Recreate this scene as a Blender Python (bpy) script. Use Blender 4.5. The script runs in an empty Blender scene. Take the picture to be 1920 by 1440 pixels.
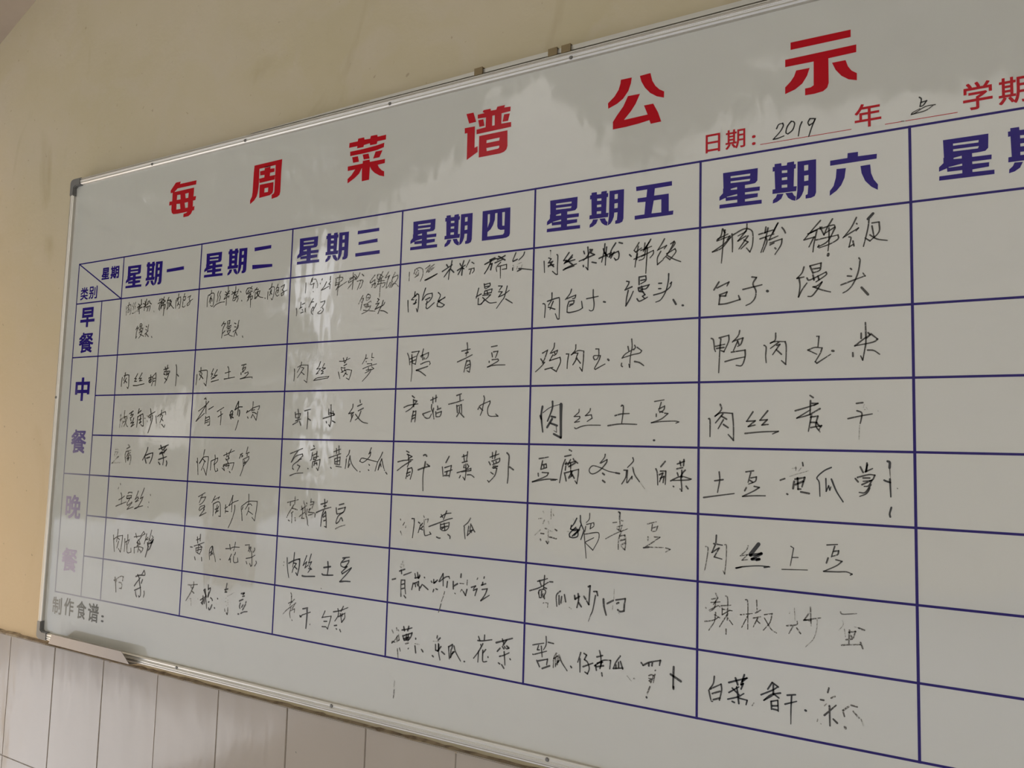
import bpy, bmesh, math, random
from mathutils import Vector, Matrix
from mathutils.geometry import tessellate_polygon

scn = bpy.context.scene
C = scn.collection
PI = math.pi
U = 0.2871            # width of one weekday column, metres
ZT = 2.159            # height of the table's top line
BF = -0.0201          # y of the writing surface (the wall is the plane y = 0)

SKY = 21.0
SUN = 5.0
EXPO = -2.58
BOARD_IOR = 1.68
BOARDC = (0.49, 0.472, 0.412)
TILEC = (0.36, 0.305, 0.245)
AREAS = [
    ('left_fill', (-2.5, -0.50, 0.75), (-0.3, 0.0, 1.0), (0.7, 1.3), 100, (1.0, 0.76, 0.48)),  # unseen warm fill lamp added to brighten the lower left wall; no opening there
]

# ---------------------------------------------------------------- camera
cam_d = bpy.data.cameras.new('camera')
cam = bpy.data.objects.new('camera', cam_d)
C.objects.link(cam)
rx = Vector((0.85971487, 0.51005707, 0.02705779))
dn = Vector((-0.02030897, 0.08706743, -0.99599539))
fw = Vector((-0.51037034, 0.85572253, 0.0852119))
m = Matrix.Identity(4)
for i in range(3):
    m[i][0] = rx[i]; m[i][1] = -dn[i]; m[i][2] = -fw[i]
m[0][3], m[1][3], m[2][3] = 1.80446, -1.18091, ZT - 0.44969
cam.matrix_world = m
cam_d.sensor_width = 36.0
cam_d.lens = 1498.93 * 36.0 / 1920.0
cam_d.clip_start = 0.02
scn.camera = cam

# ---------------------------------------------------------------- light and exposure
scn.view_settings.view_transform = 'Standard'
scn.view_settings.look = 'None'
scn.view_settings.gamma = 1.0
scn.view_settings.use_curve_mapping = False
scn.view_settings.exposure = EXPO
scn.cycles.use_denoising = True
scn.cycles.max_bounces = 8
scn.cycles.diffuse_bounces = 4
scn.cycles.glossy_bounces = 4

w = bpy.data.worlds.new('world'); scn.world = w; w.use_nodes = True
bg = w.node_tree.nodes['Background']
bg.inputs['Color'].default_value = (0.93, 0.94, 1.0, 1)
bg.inputs['Strength'].default_value = SKY

sd = bpy.data.lights.new('sun', 'SUN'); sd.energy = SUN; sd.color = (1.0, 0.95, 0.88); sd.angle = 0.01
so = bpy.data.objects.new('sun', sd); C.objects.link(so)
so.rotation_euler = Vector((-0.30, -0.52, -0.80)).to_track_quat('-Z', 'Y').to_euler()

def area(name, loc, target, size, energy, color):
    d = bpy.data.lights.new(name, 'AREA'); d.shape = 'RECTANGLE'
    d.size, d.size_y = size; d.energy = energy; d.color = color
    o = bpy.data.objects.new(name, d); C.objects.link(o)
    o.location = loc
    o.rotation_euler = (Vector(target) - Vector(loc)).to_track_quat('-Z', 'Y').to_euler()
    return o
for a in AREAS: area(*a)

# ---------------------------------------------------------------- materials
def mat(name, color, rough=0.5, metal=0.0, spec=0.5, ior=1.5):
    mt = bpy.data.materials.new(name); mt.use_nodes = True
    b = mt.node_tree.nodes['Principled BSDF']
    b.inputs['Base Color'].default_value = (*color, 1)
    b.inputs['Roughness'].default_value = rough
    b.inputs['Metallic'].default_value = metal
    b.inputs['IOR'].default_value = ior
    return mt
def nt(mt): return mt.node_tree, mt.node_tree.nodes, mt.node_tree.links
def coords(mt, scale=(1, 1, 1)):
    t, n, l = nt(mt)
    g = n.new('ShaderNodeNewGeometry'); mp = n.new('ShaderNodeMapping')
    mp.inputs['Scale'].default_value = scale
    l.new(g.outputs['Position'], mp.inputs['Vector'])
    return mp.outputs['Vector']
def noise(mt, scale, detail=4, rough=0.55, vs=(1, 1, 1), dist=0.0):
    t, n, l = nt(mt)
    x = n.new('ShaderNodeTexNoise'); x.inputs['Scale'].default_value = scale
    x.inputs['Detail'].default_value = detail; x.inputs['Roughness'].default_value = rough
    x.inputs['Distortion'].default_value = dist
    l.new(coords(mt, vs), x.inputs['Vector'])
    return x.outputs['Fac']
def ramp(mt, fac, lo, hi, a=0.0, b=1.0):
    t, n, l = nt(mt)
    r = n.new('ShaderNodeMapRange'); r.inputs['From Min'].default_value = lo; r.inputs['From Max'].default_value = hi
    r.inputs['To Min'].default_value = a; r.inputs['To Max'].default_value = b
    l.new(fac, r.inputs['Value']); return r.outputs['Result']
def mixc(mt, fac, c1, c2):
    t, n, l = nt(mt)
    x = n.new('ShaderNodeMix'); x.data_type = 'RGBA'
    if isinstance(fac, (int, float)): x.inputs[0].default_value = fac
    else: l.new(fac, x.inputs[0])
    for k, c in ((6, c1), (7, c2)):
        if isinstance(c, tuple): x.inputs[k].default_value = (*c, 1)
        else: l.new(c, x.inputs[k])
    return x.outputs[2]
def base(mt, c): mt.node_tree.links.new(c, mt.node_tree.nodes['Principled BSDF'].inputs['Base Color'])
def bump(mt, h, strength, dist):
    t, n, l = nt(mt)
    b = n.new('ShaderNodeBump'); b.inputs['Strength'].default_value = strength; b.inputs['Distance'].default_value = dist
    l.new(h, b.inputs['Height']); l.new(b.outputs['Normal'], n['Principled BSDF'].inputs['Normal'])

M = {}
# painted plaster: cream distemper with yellow-green damp stains and greyer patches
p = M['plaster'] = mat('plaster', (0.5, 0.42, 0.3), 0.85)
c = mixc(p, ramp(p, noise(p, 2.2, 5, 0.55, dist=0.4), 0.38, 0.66), (0.462, 0.392, 0.268), (0.428, 0.362, 0.222))
c = mixc(p, ramp(p, noise(p, 7.0, 4, 0.6, dist=0.8), 0.5, 0.85, 0, 0.8), c, (0.465, 0.398, 0.295))
c = mixc(p, ramp(p, noise(p, 5.0, 3, 0.5, vs=(1, 1, 0.55), dist=1.2), 0.60, 0.74, 0, 0.55), c, (0.33, 0.265, 0.145))
sx_ = p.node_tree.nodes.new('ShaderNodeSeparateXYZ'); p.node_tree.links.new(coords(p), sx_.inputs[0])
ad_ = p.node_tree.nodes.new('ShaderNodeMath'); p.node_tree.links.new(sx_.outputs['X'], ad_.inputs[0]); p.node_tree.links.new(sx_.outputs['Z'], ad_.inputs[1])
c = mixc(p, ramp(p, ad_.outputs[0], 0.95, 2.0, 0.85, 0.0), c, (0.64, 0.46, 0.26))   # lighter ochre towards the lower left
c = mixc(p, ramp(p, noise(p, 60.0, 2, 0.5), 0.70, 0.74, 0, 0.6), c, (0.27, 0.21, 0.13))
base(p, c); bump(p, noise(p, 35, 6, 0.6), 0.25, 0.004)
# glossy white laminate with a slight waviness and smears of wiped ink
b_ = M['laminate'] = mat('laminate', (0.62, 0.61, 0.58), 0.05, ior=BOARD_IOR)
c = mixc(b_, ramp(b_, noise(b_, 9.0, 5, 0.6, vs=(1, 1, 1.4)), 0.55, 0.78, 0, 0.5), BOARDC, tuple(v * 0.93 for v in BOARDC))
c = mixc(b_, ramp(b_, noise(b_, 300.0, 2, 0.5), 0.74, 0.78, 0, 0.35), c, (0.3, 0.28, 0.25))
base(b_, c); bump(b_, noise(b_, 5.0, 3, 0.55, vs=(1.6, 1, 0.8)), 0.09, 0.02)
M['tile'] = t_ = mat('tile', (0.6, 0.55, 0.49), 0.12, ior=1.42)
base(t_, mixc(t_, ramp(t_, noise(t_, 3.0, 4, 0.5), 0.4, 0.7), TILEC, tuple(v * 0.94 for v in TILEC)))
bump(t_, noise(t_, 6.0, 3, 0.5, vs=(2.0, 1, 0.8)), 0.06, 0.02)
M['grout'] = g_ = mat('grout', (0.2, 0.15, 0.09), 0.9)
base(g_, mixc(g_, ramp(g_, noise(g_, 40, 4, 0.6), 0.4, 0.65), (0.36, 0.28, 0.18), (0.16, 0.11, 0.07)))
M['aluminium'] = mat('aluminium', (0.60, 0.565, 0.50), 0.38, 0.75)
bump(M['aluminium'], noise(M['aluminium'], 60, 2, 0.5), 0.05, 0.002)
M['aluminium_dull'] = mat('aluminium_dull', (0.22, 0.19, 0.165), 0.45, 0.5)
M['groove'] = mat('groove', (0.12, 0.10, 0.08), 0.6)
M['plastic'] = mat('grey_plastic', (0.13, 0.125, 0.115), 0.45)
M['brass'] = mat('brown_clip', (0.20, 0.145, 0.07), 0.5, 0.4)
M['screw'] = mat('screw', (0.20, 0.19, 0.17), 0.4, 0.8)
M['soffit'] = s_ = mat('soffit', (0.40, 0.33, 0.26), 0.9)
base(s_, mixc(s_, ramp(s_, noise(s_, 5, 4), 0.4, 0.7), (0.45, 0.37, 0.28), (0.38, 0.31, 0.24)))
M['concrete'] = mat('concrete', (0.42, 0.445, 0.50), 0.9)
M['facade'] = mat('facade', (0.70, 0.67, 0.60), 0.9)
M['leaf'] = mat('leaf', (0.03, 0.05, 0.015), 0.8)
M['bark'] = mat('bark', (0.08, 0.06, 0.04), 0.9)
# printed inks: the pigment has bleached away towards the board's lower left corner
def print_mat(name, color, bleached):
    q = mat(name, color, 0.12, ior=1.28)
    t, n, l = nt(q)
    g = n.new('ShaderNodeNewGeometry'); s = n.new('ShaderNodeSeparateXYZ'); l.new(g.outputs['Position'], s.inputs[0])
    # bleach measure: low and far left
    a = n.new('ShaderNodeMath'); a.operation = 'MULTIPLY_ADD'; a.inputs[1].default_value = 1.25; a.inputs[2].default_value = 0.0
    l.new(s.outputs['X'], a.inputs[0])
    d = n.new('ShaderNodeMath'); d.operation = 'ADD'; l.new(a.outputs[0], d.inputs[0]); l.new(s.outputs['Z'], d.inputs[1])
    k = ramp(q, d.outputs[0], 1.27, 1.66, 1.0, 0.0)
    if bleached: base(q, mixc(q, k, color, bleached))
    return q
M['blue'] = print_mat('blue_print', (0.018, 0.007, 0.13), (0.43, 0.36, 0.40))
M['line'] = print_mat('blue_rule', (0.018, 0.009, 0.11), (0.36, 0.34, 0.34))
M['red'] = print_mat('red_print', (0.37, 0.006, 0.012), None)
M['grey'] = q = mat('grey_print', (0.20, 0.18, 0.13), 0.12, ior=1.3)
s = q.node_tree.nodes.new('ShaderNodeSeparateXYZ'); q.node_tree.links.new(coords(q), s.inputs[0])
base(q, mixc(q, ramp(q, s.outputs['X'], -0.20, 0.02), (0.30, 0.275, 0.22), (0.10, 0.095, 0.075)))
for k, col in enumerate(((0.20, 0.185, 0.15), (0.09, 0.08, 0.062), (0.036, 0.031, 0.023), (0.013, 0.012, 0.010))):
    q = M['ink%d' % k] = mat('marker_ink', col, 0.35)
    lo = (0.44, 0.52, 0.62, 0.70)[k]
    base(q, mixc(q, ramp(q, noise(q, 380, 3, 0.6), lo, lo + 0.10, 0, 0.8), col, tuple(v * 0.85 for v in BOARDC)))

# ---------------------------------------------------------------- helpers
def obj(name, bm, material, parent=None, smooth=False):
    me = bpy.data.meshes.new(name)
    bm.normal_update(); bm.to_mesh(me); bm.free()
    for mm in (material if isinstance(material, (list, tuple)) else [material]):
        me.materials.append(mm)
    if smooth:
        for f in me.polygons: f.use_smooth = True
    o = bpy.data.objects.new(name, me); C.objects.link(o)
    if parent is not None: o.parent = parent
    return o
def add_box(bm, x0, x1, y0, y1, z0, z1, mi=0):
    v = [bm.verts.new(p) for p in ((x0,y0,z0),(x1,y0,z0),(x1,y1,z0),(x0,y1,z0),(x0,y0,z1),(x1,y0,z1),(x1,y1,z1),(x0,y1,z1))]
    for f in ((3,2,1,0),(4,5,6,7),(0,1,5,4),(1,2,6,5),(2,3,7,6),(3,0,4,7)):
        bm.faces.new([v[i] for i in f]).material_index = mi
def box(*a):
    bm = bmesh.new(); add_box(bm, *a); return bm
def bevel(bm, r, seg=2):
    bmesh.ops.bevel(bm, geom=bm.edges[:], offset=r, segments=seg, affect='EDGES', profile=0.6)
    return bm
def prism(bm, loop, d0, d1, fn):
    """loop of (a, b) points extruded from d0 to d1; fn(a, b, d) gives the point"""
    A = [bm.verts.new(fn(a, b, d0)) for a, b in loop]; B = [bm.verts.new(fn(a, b, d1)) for a, b in loop]
    n = len(loop)
    for i in range(n): bm.faces.new((A[i], A[(i+1) % n], B[(i+1) % n], B[i]))
    bm.faces.new(A[::-1]); bm.faces.new(B)
    bmesh.ops.recalc_face_normals(bm, faces=bm.faces[:])
def structure(o, label=None):
    o['kind'] = 'structure'
    if label: o['label'] = label
    return o

# ---------------------------------------------------------------- the setting
def seg_wall():
    # the wall plane, the sloping soffit meets it along a rising line at the left
    bm = bmesh.new()
    prism(bm, [(-1.9, 0.0), (5.2, 0.0), (5.2, 3.70), (0.971, 3.70), (-1.9, 2.322)], 0.0, 0.24, lambda a, b, d: (a, d, b))
    return bm
wall = structure(obj('wall_front', seg_wall(), M['plaster']), 'cream painted plaster wall with yellow damp stains above the tiles')
bm = bmesh.new()
prism(bm, [(-1.9, 2.322), (0.971, 3.70), (5.2, 3.70), (5.2, 3.86), (0.9, 3.86), (-1.9, 2.50)], 0.24, -0.55, lambda a, b, d: (a, d, b))
structure(obj('ceiling', bm, M['soffit']), 'sloping brownish ceiling meeting the wall at its upper left')
structure(obj('ceiling', box(-24.0, 9.0, -1.7, -0.55, 3.9, 4.0), M['soffit']), 'unseen flat slab added to block sky light')  # out of view, added to keep overhead sky off the board
structure(obj('blocker_right', box(5.2, 5.4, -2.4, 0.24, 0.0, 4.1), M['plaster']), 'unseen wall on the right, added to block sky light')  # added out of view to shut out sky from the right
structure(obj('blocker_left', box(-2.75, -2.6, -1.15, 0.24, 0.0, 4.1), M['plaster']), 'unseen wall on the left, added to block sky light')  # added out of view to shut out sky from the open left end
structure(obj('added_yard_wall', box(9.0, 9.2, -16, -1.7, -0.12, 18.0), M['facade']))  # unseen, added to close off the sky beyond the right side
structure(obj('blocker_far_left', box(-30.2, -30.0, -16, 0.24, -0.12, 18.0), M['facade']), 'unseen wall at the far left, added to block low sky light')  # unseen, added against low sky light from the far left
structure(obj('floor', box(-1.9, 5.2, -3.0, 0.0, -0.2, 0.0), M['concrete']))
structure(obj('courtyard_ground', box(-24, 16, -16, -3.0, -0.3, -0.12), M['concrete']))

# tiles of the wainscot: 200 x 300 mm, each one a piece of its own
TX0, TT, TH, TW, G = 0.0149, 1.2, 0.3, 0.20005, 0.0011
variants = []
random.seed(4)
for q in range(3):
    bm = box(G / 2, TW - G / 2, -0.0095, -0.001, -TH + G, 0.0)
    bmesh.ops.bevel(bm, geom=[e for e in bm.edges if all(v.co.y < -0.005 for v in e.verts)], offset=0.0012, segments=2, affect='EDGES')
    me = bpy.data.meshes.new('tile'); bm.to_mesh(me); bm.free(); me.materials.append(M['tile']); variants.append(me)
for j in range(4):
    for i in range(-9, 26 if j < 2 else 14):
        o = bpy.data.objects.new('tile', variants[random.randrange(3)]); C.objects.link(o)
        o.parent = wall
        o.location = (TX0 + i * TW, -0.001 + random.uniform(-0.0004, 0.0004), TT - j * TH)
        o.rotation_euler = (random.uniform(-0.0012, 0.0012), 0, random.uniform(-0.002, 0.002))
obj('grout_bed', box(-1.85, 5.15, -0.0062, -0.0002, 0.0, TT - 0.003), M['grout'], wall)
# ragged smear of tile adhesive along the wainscot's top edge
bm = bmesh.new(); random.seed(9)
prev = None; x = -1.88
while x < 5.15:
    h = TT + 0.001 + random.random() ** 2 * 0.003 + (0.0035 if x < -0.2 else 0); dep = -0.0085 - random.random() * 0.002
    cur = [bm.verts.new(p) for p in ((x, -0.0003, TT - 0.004), (x, dep, TT - 0.004), (x, dep, h - 0.003), (x, -0.0003, h))]
    if prev:
        for k in range(4): bm.faces.new((prev[k], prev[(k+1) % 4], cur[(k+1) % 4], cur[k]))
    prev = cur; x += random.uniform(0.008, 0.03)
bmesh.ops.recalc_face_normals(bm, faces=bm.faces[:])
structure(obj('trim_1', bm, M['grout']), 'rough brown line of adhesive along the top of the tiles')

# unseen, added to shape the board's reflections: a pale front and dark foliage
bm = box(-10.9, 9.0, -13.0, -12.0, -0.12, 18.0)
structure(obj('added_yard_wall', bm, M['facade']))  # gives the bright area mirrored in the board; height set to hide the sky
structure(obj('added_yard_wall', box(-30.0, -13.6, -13.0, -12.0, -0.12, 18.0), M['facade']))  # second front, added to leave only a narrow gap of sky
def inside(x, z, poly):
    r = False; n = len(poly); j = n - 1
    for i in range(n):
        xi, zi = poly[i]; xj, zj = poly[j]
        if (zi > z) != (zj > z) and x < (xj - xi) * (z - zi) / (zj - zi) + xi: r = not r
        j = i
    return r
EDGE = [(-5.25, 4.04), (-4.73, 4.35), (-4.14, 4.66), (-3.91, 4.76), (-3.46, 4.94), (-3.11, 5.16), (-2.7, 5.6), (-2.47, 5.73), (-2.31, 5.75), (-2.14, 5.65), (-2.04, 5.46), (-1.79, 5.29), (-1.54, 5.07), (-1.36, 4.87), (-1.19, 4.57), (-1.1, 4.66), (-0.99, 4.43), (-0.94, 4.58), (-0.54, 4.77), (2.1, 4.84), (5, 4.9), (5, 9), (-16, 9), (-16, 0.2), (-5.3, 0.9), (-5.28, 3.13)]  # crown outline cut to the dark area mirrored in the board
HOLES = [[(-4.07, 4.72), (-4.79, 4.29), (-5.0, 4.06), (-5.0, 3.13), (-5.28, 3.13), (-5.32, 3.28), (-5.49, 3.49), (-5.64, 3.67), (-5.75, 3.71), (-5.52, 3.9), (-5.2, 4.2)],
         [(-8.24, 2.16), (-8.03, 2.35), (-7.74, 2.4), (-7.57, 2.34), (-7.54, 1.8), (-8.32, 1.78), (-8.32, 2.01)],
         [(-10.45, -0.2), (-10.47, 0.2), (-10.08, 0.25), (-10.2, -0.09)]]  # gaps cut in the crown so bright patches mirror in the board
def grow(poly, k):
    cx = sum(p[0] for p in poly) / len(poly); cz = sum(p[1] for p in poly) / len(poly)
    return [(cx + (x - cx) * k, cz + (z - cz) * k) for x, z in poly]
HOLES = [grow(HOLES[0], 1.4), grow(HOLES[1], 1.45), grow(HOLES[2], 1.5)]
added_tree = bpy.data.objects.new('added_tree', None); C.objects.link(added_tree); added_tree.location = (-7.0, -6.3, -0.12)
added_tree['label'] = 'unseen dark foliage added to shape the reflections in the board'; added_tree['category'] = 'added_tree'
bm = bmesh.new(); random.seed(2)
for k in range(60000):
    x, z = random.uniform(-14, 4.8), random.uniform(0.3, 9.0)
    if not inside(x, z, EDGE) or any(inside(x, z, h) for h in HOLES): continue
    s = random.uniform(0.06, 0.12); y = -6 + random.gauss(0, 0.10)
    a = Vector((random.gauss(0, 1), random.gauss(0, .5), random.gauss(0, 1))).normalized() * s
    b2 = Vector((random.gauss(0, 1), random.gauss(0, .5), random.gauss(0, 1)))
    b2 = (b2 - a * (b2.dot(a) / a.length_squared)).normalized() * s * 0.7
    c0 = Vector((x + 7.0, y + 6.3, z + 0.12))
    bm.faces.new([bm.verts.new(c0 + q) for q in (a, b2, -a, -b2)])
obj('crown', bm, M['leaf'], added_tree)['kind'] = 'stuff'
bm = bmesh.new()
prism(bm, [(0.25 * math.cos(t * PI / 5), 0.25 * math.sin(t * PI / 5)) for t in range(10)], 0, 5.0, lambda a, b, d: (a * (1 - d * .1), b * (1 - d * .1), d))
obj('trunk', bm, M['bark'], added_tree)

# ---------------------------------------------------------------- the menu board
board = bpy.data.objects.new('menu_whiteboard', None); C.objects.link(board)
OX, OZ = 0.92, ZT - 0.36
board.location = (OX, BF, OZ)
board['label'] = 'large white menu board with blue ruled table, red title and black marker writing'
board['category'] = 'whiteboard'
class Part:
    """mesh in the board's own frame: points given as world x, y, z"""
def B(x, y, z): return (x - OX, y - BF, z - OZ)
def shift(bm):
    for v in bm.verts: v.co = Vector(B(*v.co))
    return bm
XL, XR, ZTOP, ZBOT = -0.835 * U, 7.24 * U, ZT + 0.790 * U, ZT - 3.278 * U
panel = obj('panel', shift(bevel(box(XL + 0.004, XR - 0.004, BF, -0.004, ZBOT + 0.004, ZTOP - 0.004), 0.0008, 1)), M['laminate'], board)

PROF = [(0, -0.001), (0, -0.0258), (0.0016, -0.0280), (0.0036, -0.0280), (0.0042, -0.0264), (0.0052, -0.0264), (0.0058, -0.0280), (0.0075, -0.0284), (0.0082, -0.0279), (0.0089, -0.0284), (0.0098, -0.0279), (0.0107, -0.0284), (0.0116, -0.0279), (0.0142, -0.0281), (0.0168, -0.0262), (0.0172, -0.0203), (0.0172, -0.001)]
def rail(side):
    bm = bmesh.new(); n = len(PROF); L = []; Rr = []
    for wd, y in PROF:
        if side == 'top': a, b = (XL + wd, y, ZTOP - wd), (XR - wd, y, ZTOP - wd)
        elif side == 'bottom': a, b = (XL + wd, y, ZBOT + wd), (XR - wd, y, ZBOT + wd)
        elif side == 'left': a, b = (XL + wd * .85, y, ZBOT + wd), (XL + wd * .85, y, ZTOP - wd)
        else: a, b = (XR - wd, y, ZBOT + wd), (XR - wd, y, ZTOP - wd)
        L.append(bm.verts.new(a)); Rr.append(bm.verts.new(b))
    for i in range(n): bm.faces.new((L[i], L[(i+1) % n], Rr[(i+1) % n], Rr[i]))
    bm.faces.new(L); bm.faces.new(Rr[::-1])
    bmesh.ops.recalc_face_normals(bm, faces=bm.faces[:])
    return obj('frame_rail', shift(bm), M['aluminium'], board)
rails = {s: rail(s) for s in ('top', 'bottom', 'left', 'right')}

def screw(x, z, parent):
    bm = bmesh.new()
    bmesh.ops.create_cone(bm, cap_ends=True, segments=14, radius1=0.0036, radius2=0.0026, depth=0.0016)
    bmesh.ops.rotate(bm, verts=bm.verts, cent=(0, 0, 0), matrix=Matrix.Rotation(PI / 2, 3, 'X'))
    bmesh.ops.translate(bm, verts=bm.verts, vec=(x, -0.0290, z))
    add_box(bm, x - 0.0026, x + 0.0026, -0.0302, -0.0296, z - 0.0004, z + 0.0004)
    return obj('screw', shift(bm), M['screw'], parent)
for x in (0.0973, 0.4205, 0.8254, 1.2149, 1.62, 1.98): screw(x, ZTOP - 0.0128, rails['top'])
for x in (0.2989, 0.745, 1.1997, 1.64): screw(x, ZBOT + 0.0128, rails['bottom'])
screw(XL + 0.0062, 1.8175, rails['left']); screw(XR - 0.006, 1.8175, rails['right'])

def corner(cx, cz, sx, sz):
    bm = bmesh.new(); r = 0.012; Ln = 0.043; wd = 0.0185
    outer = [(r - r * math.sin(t), r - r * math.cos(t)) for t in [k * PI / 12 for k in range(7)]]   # arc of the rounded corner
    loop = [(Ln, -0.001)] + [(a - 0.001, b - 0.001) for a, b in outer] + [(-0.001, Ln), (wd * .86, Ln), (wd * .86, wd + .004), (wd + .004, wd), (Ln, wd)]
    prism(bm, loop, -0.0296, -0.0008, lambda a, b, d: (cx + sx * a, d, cz + sz * b))
    bmesh.ops.bevel(bm, geom=[e for e in bm.edges if all(v.co.y < -0.02 for v in e.verts)], offset=0.0018, segments=2, affect='EDGES')
    return obj('corner_cap', shift(bm), M['plastic'], board)
corner(XL, ZTOP, 1, -1); corner(XL, ZBOT, 1, 1); corner(XR, ZTOP, -1, -1); corner(XR, ZBOT, -1, 1)

# loose aluminium strip that stands off above the top rail, held by brown clips
bm = bmesh.new()
prism(bm, [(0.43, ZTOP + 0.0022), (0.43, ZTOP + 0.0028), (0.75, ZTOP + 0.0072), (1.10, ZTOP + 0.0105), (XR, ZTOP + 0.0112), (XR, ZTOP + 0.0026), (1.1, ZTOP + 0.0026)], -0.0245, -0.012, lambda a, b, d: (a, d, b))
obj('edge_strip', shift(bm), M['aluminium'], board)
for x in (1.0289, 1.1797, 1.2051):
    bm = bmesh.new(); hw = 0.0085
    prism(bm, [(-0.0262, -0.002), (-0.0292, -0.002), (-0.0292, 0.0112), (-0.010, 0.0125), (-0.010, 0.0112), (-0.0262, 0.0102)], -hw, hw, lambda a, b, d: (x + d, a, ZTOP + 0.001 + b + d * 0.03))
    obj('clip', shift(bm), M['brass'], board)
# second, lighter edge of the left frame above its joint
bm = bmesh.new()
prism(bm, [(XL - 0.0030, 2.168), (XL - 0.0002, 2.168), (XL - 0.0002, ZTOP - 0.046), (XL - 0.0012, ZTOP - 0.046)], -0.024, -0.003, lambda a, b, d: (a, d, b))
obj('edge_strip', shift(bm), M['aluminium'], board)

# folded sheet-metal marker tray on the lower left of the frame
bm = bmesh.new()
tx0, tx1 = -0.150, 0.165
zb = ZBOT - 0.0005
F = lambda x, y, z: bm.verts.new((x, y, z))
y0, y1 = -0.0285, -0.046
v = [F(tx0, y0, zb), F(tx1, y0, zb), F(tx1 - 0.004, y1, zb + 0.002), F(tx0 - 0.006, y1, zb + 0.002), F(tx1 - 0.030, y1 - 0.003, zb + 0.0265), F(tx0 + 0.012, y1 - 0.003, zb + 0.0265)]
bm.faces.new((v[0], v[1], v[2], v[3])); bm.faces.new((v[3], v[2], v[4], v[5]))
tl = F(tx0, y0, zb + 0.008); bm.faces.new((v[0], v[3], v[5], tl))
tray = obj('marker_tray', shift(bm), M['aluminium_dull'], board)
md = tray.modifiers.new('sheet', 'SOLIDIFY'); md.thickness = 0.0010

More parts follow.
